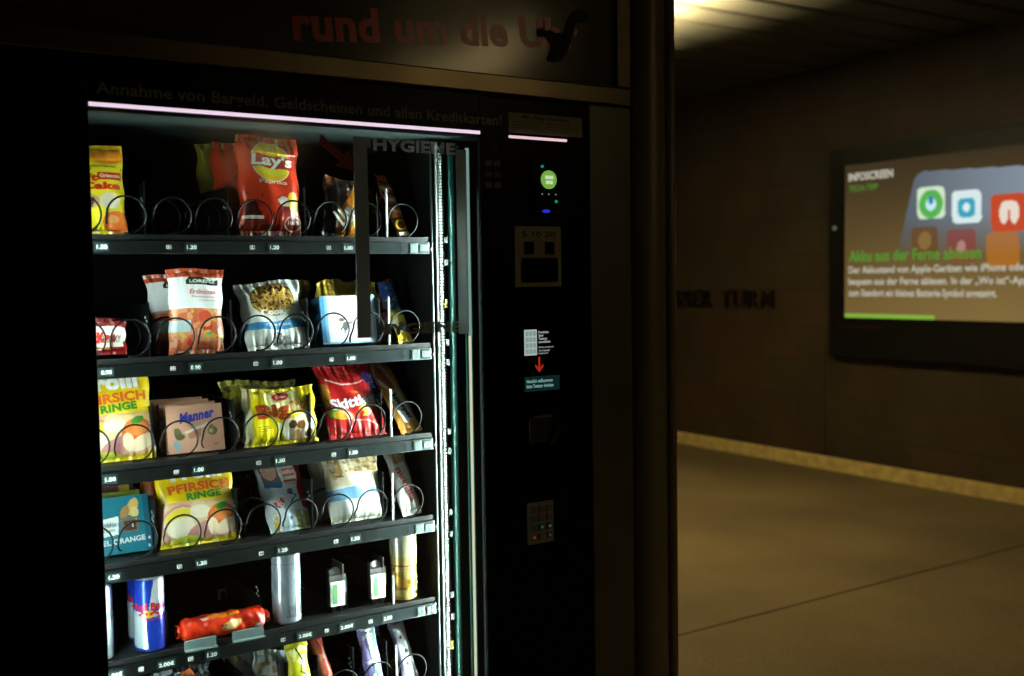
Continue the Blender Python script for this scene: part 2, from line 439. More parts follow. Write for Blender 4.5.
# platform luminaires in one row
lamp_glow = emitter('warm_diffuser', '#ffd98a', 30)
lamp = empty('ceiling_luminaire', (3.56, 3.16, 3.0), label='warm strip luminaire hung under the slatted ceiling behind the steel column', cat='ceiling lamp')
mb = MB(); mb.box(-.165, -.151, -.78, .78, -.355, -.184, b=.003); mb.box(.151, .165, -.78, .78, -.355, -.184, b=.003); mb.box(-.165, .165, -.79, -.775, -.31, -.235); mb.box(-.165, .165, .775, .79, -.31, -.235); mb.box(-.16, .16, -.78, .78, -.242, -.236)  # tall side flaps added to keep the lamp's light off the wall
for yy_ in (-.5, .5): mb.tube([(0, yy_, -.24), (0, yy_, 0), (0, yy_, .03)], .006, 8)
mb.build('housing', mat('black_lamp_housing', '#060606', .7, spec=.1), lamp)
mb = MB(); mb.box(-.15, .15, -.77, .77, -.29, -.245, b=.01); mb.build('diffuser', lamp_glow, lamp)
mb = MB(); mb.tube([(.11, -.72, -.20), (.11, 0, -.20), (.11, .72, -.20)], .010, 10); mb.build('uplight_helper', emitter('uplight', '#ffefc8', 15000), lamp)  # extra strong tube added above the diffuser to brighten the slats
for xl, yl, tx in ((3.1, -3.9, 'warm strip luminaire over the platform in front of the vending machine'), (3.45, -8.4, 'warm strip luminaire farthest down the platform behind the viewer')):
    c = copy_tree(lamp); c.location = (xl, yl, 3.0); c['label'] = tx
    for ch in c.children:      # these two burn dimmer
        k_ = {'diffuser': ('dim_diffuser', 16), 'uplight': ('dim_uplight', 60)}.get(ch.name.split('_')[0].split('.')[0])
        if k_: ch.data = ch.data.copy(); ch.data.materials[0] = emitter(k_[0], '#ffdc9a', k_[1])

# ------------------------------------------------------------------ info screen on the wall (local x runs to the right along the wall)
scr = empty('info_screen', (6.17, 3.33, 0), (0, 0, R(-90)), 'lit wall-mounted information screen with app icons and German text', 'screen')
mb = MB(); mb.box(-.048, 2.05, .0, .069, .854, 2.37, b=.01); mb.build('housing', mat('screen_housing', '#040403', .5, spec=.2), scr)
def screen_surf(u, v): return np.stack([.105+u*1.875, np.full(u.size, -.004), 1.150+v*1.09], 1)
def screen_paint(u, v):
    x = .105+u*1.875; z = 1.150+v*1.09
    c = np.outer(np.ones(u.size), lin('#5b4b28'))
    a = np.clip(1-v, 0, 1)[:, None]; e = np.clip(1-np.hypot((x-1.3)/1.5, (z-1.2)/.9), 0, 1)[:, None]
    c = np.array(lin('#3c3120'))*(1-a) + np.array(lin('#6e5930'))*a + e*np.array(lin('#5c4b2c'))*.6
    # tablet picture, fading out downwards
    left = .69 - (2.13-z)*.26; top = 2.145 - .045*np.clip(x-.7, 0, 2)
    cr = np.hypot(np.clip(left+.07-x, 0, 1), np.clip(z-top+.07, 0, 1)) < .07
    inn = (x > left) & (z < top) & cr
    k = np.clip((z-1.56)/.3, 0, 1)[:, None]*inn[:, None]
    ph = np.array(lin('#8a97a3'))*(.35+.65*np.clip((x-.5)/1.1, 0, 1))[:, None]*.95
    c = c*(1-k) + ph*k
    def icon(cx, cz, h, col, al=1.):
        dx = np.abs(x-cx+.05*(z-cz)); dz = np.abs(z-cz); r = .035
        m = (np.hypot(np.clip(dx-h+r, 0, 1), np.clip(dz-h+r, 0, 1)) < r)
        c[m] = c[m]*(1-al) + np.array(lin(col))*al
    def disc(cx, cz, rx, rz, col, al=1.):
        m = ((x-cx)/rx)**2+((z-cz)/rz)**2 < 1; c[m] = c[m]*(1-al)+np.array(lin(col))*al
    icon(.811, 1.927, .105, '#cfe6c8'); disc(.811, 1.92, .09, .095, '#58b052'); disc(.811, 1.92, .038, .045, '#c5ecec'); disc(.811, 1.945, .018, .03, '#2f7fb8')
    icon(1.072, 1.885, .105, '#d7e9ea'); icon(1.072, 1.88, .062, '#3fa3bb'); disc(1.072, 1.88, .025, .03, '#d7f0f2')
    icon(1.36, 1.83, .118, '#c24a2a'); disc(1.33, 1.83, .03, .07, '#e8d9c8'); disc(1.40, 1.83, .03, .07, '#e8d9c8'); disc(1.365, 1.875, .05, .03, '#e8d9c8')
    icon(1.66, 1.79, .12, '#c9b04a'); icon(.765, 1.675, .10, '#6a4520', .8); disc(.765, 1.68, .05, .06, '#8f7440', .7)
    icon(1.037, 1.64, .105, '#8a3a36', .7); disc(1.037, 1.63, .03, .04, '#b98a80', .8); icon(1.325, 1.60, .11, '#b5701f', .7)
    m = (x < .84) & (z < 1.176) ; c[m] = lin('#7fae3f')
    return c
me = grid_mesh('display_panel', screen_surf, np.linspace(0, 1, 260), np.linspace(0, 1, 150), screen_paint)
dm = bpy.data.materials.new('display_picture'); dm.use_nodes = True; n = dm.node_tree.nodes; l = dm.node_tree.links; n.clear()
a = n.new('ShaderNodeAttribute'); a.attribute_name = 'Col'; e = n.new('ShaderNodeEmission'); o_ = n.new('ShaderNodeOutputMaterial'); e.inputs['Strength'].default_value = 1.0
l.new(a.outputs['Color'], e.inputs['Color']); l.new(e.outputs[0], o_.inputs[0]); link('display_panel', me, scr, [dm])
wt = emitter('display_white', '#cfcbb8', .85); gt = emitter('display_green', '#63b93c', .62)
mb = MB(); flat_text(mb, 'INFOSCREEN', .14, 2.125, .515, 2.182, -.006, bold=.035); mb.build('title_text', wt, scr)
for tx, x1, za in (('Der Akkustand von Apple-Geräten wie iPhone oder iPad lässt sich', 1.86, 1.452), ('bequem aus der Ferne ablesen. In der „Wo ist“-App wird zusätzlich', 1.90, 1.370), ('zum Standort ein kleines Batterie-Symbol angezeigt.', 1.29, 1.288)):
    mb = MB(); flat_text(mb, tx, .142, za, x1, za+.066, -.006, bold=.02); mb.build('text_line', wt, scr)
mb = MB(); flat_text(mb, 'TECH-TIPP', .142, 2.05, .39, 2.092, -.006, bold=.0); mb.build('subtitle_text', gt, scr); mb = MB(); flat_text(mb, 'Akku aus der Ferne ablesen', .146, 1.55, 1.18, 1.63, -.006, bold=.02); mb.build('headline_text', gt, scr)
mb = MB(); mb.disc((.012, -.004, 1.80), .018, 1, .008, 12); mb.build('status_lamp', emitter('status_glow', '#8a8a78', .35), scr)
mb = MB(); flat_text(mb, 'INFOSCREEN', .05, 1.075, .42, 1.095, -.003); mb.build('maker_text', mat('maker_print', '#4a2018', .5), scr)

# station name in raised letters on the wall
nm = empty('station_name', (6.24, 5.42, 1.2), (0, 0, R(-90)), 'dark raised metal letters of the station name on the tiled wall', 'wall lettering')
cur = 1.48 - sum((.085 if c_ == ' ' else (text_poly(c_, .02)[0][:, 0].max()-text_poly(c_, .02)[0][:, 0].min())*.2 + .028) for c_ in 'WEISSER TURM')
lm = mat('bronze_letters', '#1d1710', .4, metal=.5)
for ch in 'WEISSER TURM':
    if ch == ' ': cur += .085; continue
    v, f = text_poly(ch, .02); wd = (v[:, 0].max()-v[:, 0].min())*.2
    vv, f = fit_text(ch, cur, 0, cur+wd, .145, .02)
    mb = MB(); k = len(vv); mb.add([(a, -.02, b) for a, b in vv] + [(a, 0, b) for a, b in vv], f)
    ed = {}
    for q in f:
        for i in range(len(q)):
            s_ = (q[i], q[(i+1) % len(q)]); ed[tuple(sorted(s_))] = ed.get(tuple(sorted(s_)), []) + [s_]
    mb.add([(a, -.02, b) for a, b in vv] + [(a, 0, b) for a, b in vv], [(s_[0][0], s_[0][1], s_[0][1]+k, s_[0][0]+k) for s_ in ed.values() if len(s_) == 1])
    mb.build('letter', lm, nm); cur += wd + .028

# ------------------------------------------------------------------ kiosk around the machine
D = -.10
ks = empty('kiosk_surround', (0, 0, 0), label='dark steel kiosk surround beside and behind the vending machine', cat='kiosk')
mb = MB(); mb.box(1.332, 1.442, D, D+.03, 0, 1.820, b=.003); mb.box(1.43, 1.442, D+.03, .78, 0, 1.82); mb.build('side_panel', M['dark_steel'], ks)
mb = MB(); mb.box(-.95, -.12, D, D+.03, 0, 1.820, b=.003); mb.box(-.95, -.93, D+.03, .78, 0, 1.82); mb.build('side_panel', M['black'], ks)
mb = MB(); mb.box(-.93, 1.43, .76, .78, 0, 1.82); mb.build('rear_panel', M['black'], ks)
hd = empty('header_sign', (0, 0, 1.822), label='framed pale header sign with red lettering above the vending machine', cat='sign')
H = 1.822
mb = MB(); mb.box(-.95, 1.441, D-.005, D+.03, 0, .037, b=.003); mb.box(1.404, 1.441, D-.005, D+.03, .0375, .48, b=.003); mb.box(-.95, -.913, D-.005, D+.03, .0375, .48, b=.003); mb.box(-.95, 1.441, D-.005, D+.03, .4805, .52, b=.003); mb.build('sign_frame', M['steel'], hd)
mb = MB(); mb.box(-.95, 1.441, D+.032, .78, 0.003, .52); mb.build('sign_case', M['black'], hd)
mb = MB(); mb.box(-.914, 1.405, D+.006, D+.031, .036, .481); mb.build('sign_panel', M['sign_panel'], hd)
mb = MB(); flat_text(mb, 'rund um die Uhr', .692, 1.905-H-.0, 1.312, 1.905-H+.062, D+.0055, bold=.035, rot=4.6); mb.build('red_lettering', M['sign_red'], hd)
for x0, x1, z0 in ((.245, .325, 1.885), (.352, .425, 1.882)): mb = MB(); mb.box(x0, x1, D+.003, D+.006, z0-H, .12); mb.build('dark_square', M['sign_dark'], hd)
mb = MB()
flat_text(mb, 'Tag und Nacht', .9, 2.052-H, 1.38, 2.12-H, D+.0055, bold=.02, rot=4.6)
mb.build('dark_lettering', M['sign_dark'], hd)
mb = MB(); mb.prism([(x, z-H) for x, z in ((1.296, 2.003), (1.306, 2.009), (1.319, 2.01), (1.330, 2.007), (1.335, 2.001), (1.334, 1.993), (1.328, 1.987), (1.318, 1.986), (1.309, 1.988), (1.303, 1.98), (1.298, 1.967), (1.288, 1.941), (1.278, 1.92), (1.268, 1.905), (1.25, 1.897), (1.23, 1.9), (1.236, 1.912), (1.242, 1.925), (1.24, 1.935), (1.231, 1.945), (1.224, 1.948), (1.216, 1.944), (1.209, 1.949), (1.207, 1.958), (1.216, 1.962), (1.224, 1.958), (1.229, 1.957), (1.238, 1.961), (1.251, 1.955), (1.262, 1.958), (1.268, 1.955), (1.276, 1.966), (1.281, 1.977), (1.286, 1.99))], 1, D+.001, D+.005)
mb.build('peeled_residue', M['residue'], hd)

pc = empty('steel_column', (1.505, -.06, 0), label='full-height steel column at the right edge of the vending machine', cat='column')
mb = MB(); n_ = 32
mb.add([(.052*math.cos(2*math.pi*k/n_), .052*math.sin(2*math.pi*k/n_), z) for z in (0.0, 3.0) for k in range(n_)], [(k, (k+1) % n_, n_+(k+1) % n_, n_+k) for k in range(n_)], smooth=True)
mb.build('shaft', M['post'], pc)
mb = MB(); mb.tube([(.056, -.028, 0), (.056, -.028, 1.5), (.056, -.028, 3.0)], .013, 16); mb.build('conduit', M['post'], pc)
mb = MB(); mb.box(-.06, -.03, -.02, .03, .0, 3.0); mb.box(.03, .06, -.02, .03, 0, 3.0); mb.build('fixing_strip', M['black'], pc)
mb = MB(); mb.disc((0, 0, .006), .085, 2, .012, 32); mb.build('base_plate', M['post'], pc)

# ------------------------------------------------------------------ the vending machine
vm = empty('vending_machine', (.6, .3, 0), label='tall black glass-fronted snack and drinks vending machine, lit inside', cat='vending machine')
def vp(o): o.parent = vm; o.matrix_parent_inverse = Matrix.Translation((-.6, -.3, 0)); return o
mb = MB(); cz0, cz1 = .42, 1.748
mb.box(-.115, .30, -.055, .74, .08, 1.815); mb.box(.30, .312, .0, .74, cz0, cz1); mb.box(1.125, 1.328, -.055, .74, .08, 1.815); mb.box(1.016, 1.125, .0, .74, cz0, cz1)
mb.box(.30, 1.125, -.055, .74, cz1+.004, 1.815); mb.box(.30, 1.125, -.055, .74, .08, cz0)
mb.box(.312, 1.016, .66, .74, cz0, cz1)
for x in (-.05, 1.25): mb.box(x-.03, x+.03, 0, .06, 0, .08); mb.box(x-.03, x+.03, .62, .68, 0, .08)
vp(mb.build('cabinet', M['black']))
mb = MB(); mb.box(.312, .316, .0, .655, cz0, cz1); mb.box(1.012, 1.016, .0, .655, cz0, cz1); mb.box(.316, 1.012, .655, .66, cz0, cz1); vp(mb.build('cavity_lining', M['cavity']))
mb = MB(); mb.box(.302, 1.12, -.05, .62, 1.742, 1.750); vp(mb.build('cavity_ceiling', M['soffit']))
# door: frame with the window opening, control column on the right
mb = MB(); mb.box(-.115, .351, D, -.091, .085, 1.818, b=.003); mb.box(1.066, 1.328, D, -.091, .085, 1.818, b=.003); mb.box(-.115, .31, -.091, -.06, .085, 1.818); mb.box(1.115, 1.328, -.091, -.06, .085, 1.818)
mb.box(.3505, 1.0665, D, -.06, 1.7405, 1.8175); mb.box(.3505, 1.0665, D, -.06, .086, .50)
door = vp(mb.build('door', M['door_black']))
def dp(mb, name, m, **k): o = mb.build(name, m, **k); o.parent = door; return o
mb = MB(); mb.box(.3505, 1.0665, D+.005, D+.009, .50, 1.741); dp(mb, 'glass_pane', M['glass'])
mb = MB(); mb.box(1.0645, 1.0665, D-.001, D+.004, .5, 1.735); dp(mb, 'window_trim', mat('trim_metal', '#141616', .6))
mb = MB(); mb.box(.3515, 1.0655, D-.004, D+.001, 1.7415, 1.7475); dp(mb, 'glow_strip', emitter('pinkish_strip', '#f4dcf0', .95))
mb = MB(); mb.box(1.133, 1.272, D-.004, D+.001, 1.7385, 1.7435); dp(mb, 'glow_strip', emitter('pink_strip', '#f8cfd8', .9))
led = emitter('cool_led', '#f2fff8', 310); led_l = emitter('cool_led_left', '#f2fff8', 54)
mb = MB(); mb.box(.322, .325, -.089, -.066, .50, 1.62); dp(mb, 'led_tube', led_l)
mb = MB(); mb.box(1.094, 1.097, -.089, -.066, .50, 1.62); dp(mb, 'led_tube', led)
mb = MB(); mb.box(1.080, 1.114, -.063, -.0605, .50, 1.735); dp(mb, 'added_tube_shield', mat('matt_black', '#020202', 1, spec=0))  # plate added to keep the tube's light off the jamb
mb = MB(); mb.box(1.0398, 1.0452, D+.009, D+.015, .50, 1.352); dp(mb, 'glow_strip', emitter('warm_trim_glow', '#ece6c8', .9))  # aluminium trim made to glow, in place of light caught on it
mb = MB(); mb.box(1.0415, 1.0465, D+.009, D+.015, 1.352, 1.715); dp(mb, 'glow_strip', emitter('pale_trim_glow', '#8fa8a0', .8))  # upper trim glows paler; it is no lamp either
mb = MB(); mb.box(1.036, 1.0396, D+.010, D+.016, .50, 1.71); mb.box(1.0467, 1.049, D+.010, D+.016, .50, 1.71); dp(mb, 'aluminium_channel', M['teal'])
# stickers on the glass
mb = MB(); mb.box(.802, .829, D+.0035, D+.005, 1.358, 1.722); mb.box(.829, .836, D+.0035, D+.005, 1.703, 1.722); dp(mb, 'glass_sticker', M['sticker_dark']); mb = MB(); mb.box(1.015, 1.037, D+.0035, D+.005, 1.357, 1.71); dp(mb, 'glass_sticker', M['sticker_dark'])
mb = MB(); flat_text(mb, 'HYGIENE', .842, 1.699, 1.014, 1.722, D+.0045, bold=.04); dp(mb, 'glass_sticker', M['sticker_grey'])
mb = MB(); flat_text(mb, 'HYGIENE', .842, 1.361, 1.02, 1.382, D+.0045, bold=.04); dp(mb, 'glass_sticker', mat('faded_vinyl', '#7c8680', .6))
mb = MB(); mb.prism([(.741, 1.722), (.751, 1.712), (.785, 1.688), (.793, 1.697), (.804, 1.66), (.768, 1.668), (.776, 1.677), (.738, 1.706)], 1, D+.0035, D+.005); dp(mb, 'red_arrow_sticker', M['arrow_red'])
mb = MB(); flat_text(mb, 'Annahme von Bargeld, Geldscheinen und allen Kreditkarten!', .363, 1.755, 1.117, 1.781, D-.0006, bold=.02); dp(mb, 'door_lettering', M['door_text'])
# control column
mb = MB(); mb.box(1.133, 1.313, D-.001, D, 1.7495, 1.789); dp(mb, 'notice_sticker', M['note'])
mb = MB(); flat_text(mb, 'Mit App bezahlen', 1.165, 1.776, 1.28, 1.786, D-.0016, bold=.02)
dp(mb, 'notice_line', M['note_text'])
for z in (1.770, 1.764, 1.758): mb = MB(); flat_text(mb, 'Annahme von Münzen', 1.14, z, 1.205, z+.0035, D-.0016, bold=0); dp(mb, 'notice_line', M['note_text']); mb = MB(); flat_text(mb, 'Karten und Scheinen', 1.225, z, 1.30, z+.0035, D-.0016, bold=0); dp(mb, 'notice_line', M['note_text'])
mb = MB()
for k, r_ in enumerate((.006, .011, .016)):
    mb.tube([(1.088+r_*math.cos(R(a)), D-.0008, 1.716+r_*math.sin(R(a))) for a in range(-40, 41, 10)], .0012, 4)
dp(mb, 'contactless_symbol', M['faint'])
for z in (1.682, 1.64, 1.66):
    for x in (1.078, 1.098): mb = MB(); mb.box(x, x+.015, D-.0008, D, z, z+.011); dp(mb, 'payment_icon', M['faint_red'] if z == 1.66 else M['faint'])
mb = MB(); mb.box(1.180, 1.262, D-.012, D, 1.592, 1.700, b=.006); rd = dp(mb, 'card_reader', mat('reader_gloss', '#040504', .15))
def sub(mb, name, m, par, **k): o = mb.build(name, m, **k); o.parent = par; return o
mb = MB(); mb.disc((1.219, D-.013, 1.659), .0185, 1, .003, 28); sub(mb, 'reader_display', emitter('reader_green', '#86c552', .7), rd)
rp_ = emitter('reader_pale', '#d3f0b8', .8)
for x_, z_ in ((1.209, 1.660), (1.2105, 1.650)): mb = MB(); mb.box(x_, 2.438-x_, D-.0155, D-.0145, z_, z_+.007); sub(mb, 'display_bar', rp_, rd)
td_ = emitter('teal_dot', '#22b58c', .5)
for x_, z_ in ((1.204, 1.685), (1.237, 1.616)): mb = MB(); mb.disc((x_, D-.0125, z_), .0035, 1, .002, 12, ry=.003); sub(mb, 'indicator_lamp', td_, rd)
mb = MB(); mb.disc((1.212, D-.0125, 1.596), .009, 1, .002, 16, ry=.0035); sub(mb, 'indicator_lamp', emitter('blue_dot', '#2438d8', .8), rd)
wd_ = emitter('white_dot', '#b8b8a8', .35)
for x in (1.203, 1.219, 1.236): mb = MB(); mb.disc((x, D-.0125, 1.630), .0016, 1, .002, 8); sub(mb, 'indicator_lamp', wd_, rd)
mb = MB(); mb.box(1.143, 1.255, D-.002, D, 1.445, 1.566); bs = dp(mb, 'banknote_slot', M['note'])
mb = MB(); mb.box(1.158, 1.243, D-.010, D-.001, 1.454, 1.503, b=.004); sub(mb, 'slot_bezel', M['door_black'], bs)
for x_ in (1.165, 1.215): mb = MB(); mb.box(x_, x_+.023, D-.003, D-.002, 1.51, 1.535); sub(mb, 'note_symbol', M['door_black'], bs)
mb = MB(); flat_text(mb, '5 10 20', 1.16, 1.545, 1.24, 1.556, D-.0026); sub(mb, 'note_values', M['door_black'], bs)
mb = MB(); mb.box(1.163, 1.193, D-.001, D, 1.307, 1.359); ht = dp(mb, 'hint_label', emitter('hint_backlight', '#b9cdc8', .75))
mb = MB()
for i in range(3):
    for j in range(4): mb.box(1.1655+i*.009, 1.1725+i*.009, D-.0016, D-.001, 1.3105+j*.012, 1.3195+j*.012)
sub(mb, 'hint_keys', emitter('hint_grey', '#93a8a3', .75), ht)
hl_ = emitter('hint_text_light', '#c9d2cc', .6)
for k, (tx, x1) in enumerate((('Produkte', 1.222), ('über', 1.210), ('Tastatur', 1.219), ('auswählen', 1.226))): mb = MB(); flat_text(mb, tx, 1.197, 1.3505-k*.0065, x1, 1.3555-k*.0065, D-.001, bold=.03); sub(mb, 'hint_text', hl_, ht)
for k, (tx, x1) in enumerate((('Select products', 1.234), ('via manual', 1.224), ('keyboard', 1.220))): mb = MB(); flat_text(mb, tx, 1.197, 1.320-k*.0062, x1, 1.3245-k*.0062, D-.001, bold=.01); sub(mb, 'hint_text', hl_, ht)
mb = MB(); mb.box(1.1965, 1.2005, D-.001, D, 1.281, 1.303); mb.prism([(1.1985, 1.272), (1.189, 1.283), (1.189, 1.288), (1.1985, 1.279), (1.208, 1.288), (1.208, 1.283)], 1, D-.001, D); dp(mb, 'red_arrow', emitter('red_backlit_arrow', '#c8341c', .65))
mb = MB(); mb.box(1.162, 1.247, D-.003, D, 1.234, 1.264, b=.001); ds = dp(mb, 'text_display', emitter('display_backlight', '#0f2624', .8))
mb = MB(); flat_text(mb, 'Herzlich willkommen', 1.165, 1.2515, 1.229, 1.2585, D-.0036, bold=.01); dt_ = emitter('display_teal', '#9fd8cf', .7); sub(mb, 'display_text', dt_, ds); mb = MB(); flat_text(mb, 'bitte Tastatur drücken', 1.165, 1.2415, 1.231, 1.2485, D-.0036, bold=.01); sub(mb, 'display_text', dt_, ds)
mb = MB(); mb.tube([(1.176, D-.004, 1.125), (1.17, D-.006, 1.14), (1.17, D-.006, 1.175), (1.178, D-.006, 1.183), (1.228, D-.006, 1.186), (1.232, D-.006, 1.176), (1.226, D-.006, 1.16)], .0022, 8); mb.box(1.172, 1.228, D-.004, D, 1.128, 1.182, b=.002)
ci = dp(mb, 'coin_slot', mat('dark_gloss_metal', '#3c3e3a', .22, metal=.7))
mb = MB(); mb.prism([(1.214, 1.122), (1.228, 1.126), (1.242, 1.158), (1.236, 1.164), (1.224, 1.145)], 1, D-.014, D-.002); sub(mb, 'return_lever', mat('lever_metal', '#343632', .25, metal=.8), ci)
mb = MB(); mb.box(1.162, 1.227, D-.004, D, .922, 1.008, b=.002); kp = dp(mb, 'keypad', mat('keypad_plate', '#7c8078', .5))
kc = {(0, 0): emitter('key_red', '#a8341a', .5), (1, 1): emitter('key_green', '#2c7a55', .35), (2, 1): emitter('key_green_pale', '#4c8a70', .35), (2, 0): emitter('key_grey', '#3c5a50', .35)}
for i in range(3):
    for j in range(4):
        mb = MB(); mb.box(1.169+i*.0195, 1.182+i*.0195, D-.008, D-.004, .931+j*.019, .944+j*.019, b=.001); kk = sub(mb, 'key', M['key'], kp)
        if (i, j) in kc: mb = MB(); mb.disc((1.1755+i*.0195, D-.0085, .9375+j*.019), .003, 1, .001, 10); sub(mb, 'key', kc[(i, j)], kp)
# jamb on the right of the trays
mb = MB(); z = .50
mb.box(1.018, 1.023, -.008, -.001, .50, 1.735)
while z < 1.71: mb.box(1.0235, 1.0300, -.011, -.001, z, z+.0045); z += .0065
vp(mb.build('toothed_belt', M['ribbed']))
mb = MB(); mb.box(1.046, 1.058, -.012, -.001, .5, 1.735, b=.002); vp(mb.build('glass_guide', M['teal']))  # teal bar stands in for a reflection in the glass side wall
for z in (1.535, 1.49, 1.33, 1.29, 1.15, 1.11, .985, .94, .815, .77, .63): mb = MB(); mb.box(1.033, 1.041, -.012, -.001, z, z+.012); vp(mb.build('guide_clip', mat('clip_grey', '#2c3634', .5) if z > 1.53 else bpy.data.materials['clip_grey']))
for x in (1.0265, 1.062): mb = MB(); mb.disc((x, -.02, 1.726), .003, 1, .004, 10); vp(mb.build('guide_screw', M['alu']))
mb = MB(); mb.tube([(1.0095, -.004, .5), (1.0095, -.004, 1.2), (1.0095, -.004, 1.735)], .0022, 6); vp(mb.build('jamb_bead', M['alu']))
ym_ = mat('yellow_marker', '#a88a2a', .5)
for z in (1.405, .705): mb = MB(); mb.box(1.036, 1.043, -.004, -.001, z, z+.018); vp(mb.build('yellow_marker', ym_))

# trays
WIDE = (.317, .467, .615, .762)
rows = [1.525, 1.315, 1.134, .967, .799, .622]
def coil(cx, cz, r=.032, pitch=.068, turns=7, phase=-100):
    mb = MB(); pts = []
    N = 30
    for i in range(int(N*turns)):
        q = i / N; t = q % 1; k = math.floor(q)
        y = k*pitch + (0 if t < .78 else (t-.78)/.22*pitch)
        a = R(phase) + t*2*math.pi
        pts.append((r*math.cos(a), y, r*math.sin(a)))
    mb.tube(pts, .0017, 6); return mb
coil_proto = None; div_proto = None
def add_coil(tray, cx, zr):
    global coil_proto
    if coil_proto is None:
        coil_proto = coil(0, 0).build('spiral_coil', M['coil']); o = coil_proto
    else: o = coil_proto.copy(); COL.objects.link(o)
    o.parent = tray; o.location = (cx, .008, .055)
def tray(zr, row, numbers, prices, dividers, coils, divh=.092):
    t = empty('shelf_tray', (0, 0, zr)); vp(t)
    mb = MB(); mb.box(.318, 1.004, .004, .60, .0165, .019); mb.box(.318, 1.004, .0, .004, .0125, .0215); mb.build('tray_floor', M['tray'], t)
    mb = MB(); mb.box(.318, 1.003, -.006, .004, -.0115, .0115, b=.0015); mb.box(.32, 1.0, .004, .012, -.0113, .0163); mb.build('front_rail', M['rail'], t)
    mb = MB(); mb.box(.958, .9745, -.009, -.0062, -.009, .009, b=.001); mb.box(.978, .999, -.010, -.0062, -.006, .007, b=.002); mb.disc((1.0065, -.006, -.002), .0035, 1, .006, 12); mb.build('end_bracket', M['bright_rail'], t)
    if row != 5:
        mb = MB(); mb.box(.9395, .9415, -.0072, -.0062, -.001, .007); mb.prism([(.9405, -.0065), (.9365, .0), (.9445, .0)], 1, -.0072, -.0062); mb.build('arrow_mark', M['label_black'], t)
    for x, s in numbers:
        mb = MB(); mb.box(x-.0042, x+.0042, -.007, -.0062, -.0034, .0034, col='#dfe6e2'); flat_text(mb, s, x-.0034, -.0026, x+.0034, .0026, -.0074, col='#1a1f1e', bold=.01); mb.build('lane_number', M['card'], t)
    for x, s in prices:
        mb = MB(); ww = .0085 if len(s) < 5 else .013
        mb.box(x-ww-.003, x+ww+.003, -.0072, -.0062, -.007, .007, col='#16302e'); flat_text(mb, s, x-ww, -.0036, x+ww, .0036, -.0076, col='#f2f7f4', bold=.03); mb.build('price_tag', M['card'], t)
    for x, wh in dividers:
        mb = MB(); mb.box(-.0012, .0012, .046, .56, .0195, .0195+divh); o = mb.build('lane_divider', M['plastic'], t); o.location.x = x
        if wh:
            mb = MB(); y0_ = .002 if wh == 1 else .042; mb.box(x-.0016, x+.0016, y0_, y0_+.004, .0195, .0195+divh+.004); mb.build('divider_edging', M['white_edge'] if wh == 1 else M['rail'], t)
        mb = MB()
        for a, b in ((.050, .080), (.058, .086), (.050, .071), (.059, .074)): mb.box(-.0022, -.0012, a, a+.004, b, b+.004)
        o = mb.build('divider_studs', M['dot'], t); o.location.x = x
    for c in coils: add_coil(t, c, zr)
    return t
dv = [(.467, 2), (.614, 2), (.762, 2), (.915, 1)]
cc = [c for a in WIDE for c in (a+.038, a+.111)] + [.952]
pr = [['1.50', '1.20', '1.20', '1.00', '1.00'], ['0.90', '0.90', '1.00', '1.00', '1.00'], ['1.00', '1.00', '1.50', '1.50', '1.00'], ['1.20', '1.20', '1.20', '1.50', '1.00']]
for i in range(4):
    xs = (.383, .532, .682, .828)
    tray(rows[i], i+1, [(x+.026, f'{i+1}{k}') for x, k in zip(WIDE[1:], (2, 4, 6))], list(zip(xs, pr[i])), dv, cc)
t5 = tray(rows[4], 5, [(.422, '51'), (.507, '52'), (.678, '54'), (.765, '56'), (.856, '57')], [(.378, '2.00€'), (.465, '2.00€'), (.545, '1.20'), (.721, '2.00€'), (.806, '2.00€'), (.893, '2.50')],
     [(.395, 0), (.481, 2), (.655, 0), (.742, 0), (.829, 2), (.912, 1)], [], .055)
tray(rows[5], 6, [(.493, '62'), (.64, '64')], [(.383, '1.20'), (.532, '1.20')], [(.467, 2), (.615, 2), (.69, 2), (.765, 2), (.84, 2), (.915, 1)], [c for a in WIDE[:2] for c in (a+.038, a+.111)] + [.652, .727, .802, .877, .952])
# pushers of the empty can lanes: clear bracket with a green and white card
def pusher(x, y):
    mb = MB(); mb.box(x-.018, x+.018, y, y+.003, .055, .092, b=.001); mb.box(x-.0165, x-.006, y+.004, y+.016, .03, .104, b=.002); mb.box(x+.010, x+.0125, y-.002, y+.05, .03, .112); mb.disc((x-.004, y+.006, .095), .012, 1, .003, 18)
    o = mb.build('clear_pusher', M['clear'], t5)
    mb = MB(); mb.box(x-.0165, x+.0135, y-.0035, y-.0005, .032, .080, col='#eef4ea'); mb.box(x-.0125, x-.003, y-.0042, y-.0036, .037, .075, col='#6fae72'); mb.box(x+.001, x+.009, y-.0042, y-.0036, .037, .075, col='#cfe3cc')
    mb.build('pusher_card', M['card'], t5)
    mb = MB(); mb.box(x-.012, x-.006, y, y+.006, .0195, .032); mb.box(x+.004, x+.010, y, y+.006, .0195, .032); mb.build('pusher_foot', M['plastic'], t5)
pusher(.805, .030); pusher(.892, .030)
mb = MB(); mb.box(.637, .669, .248, .251, .012, .034+.006, col='#e6efe4'); mb.box(.642, .652, .2472, .2479, .012, .034, col='#2f7f52'); mb.box(.656, .665, .2472, .2479, .012, .034, col='#2f7f52'); mb.build('pusher_card', M['card'], t5)
gl_ = mat('grey_lip', '#5f716f', .5)
for a, b in ((.497, .553), (.583, .641)):
    mb = MB(); mb.box(a, b, -.008, -.004, .017, .033); mb.box(a, b, -.018, -.004, .0155, .0175); mb.build('shelf_lip', gl_, t5)
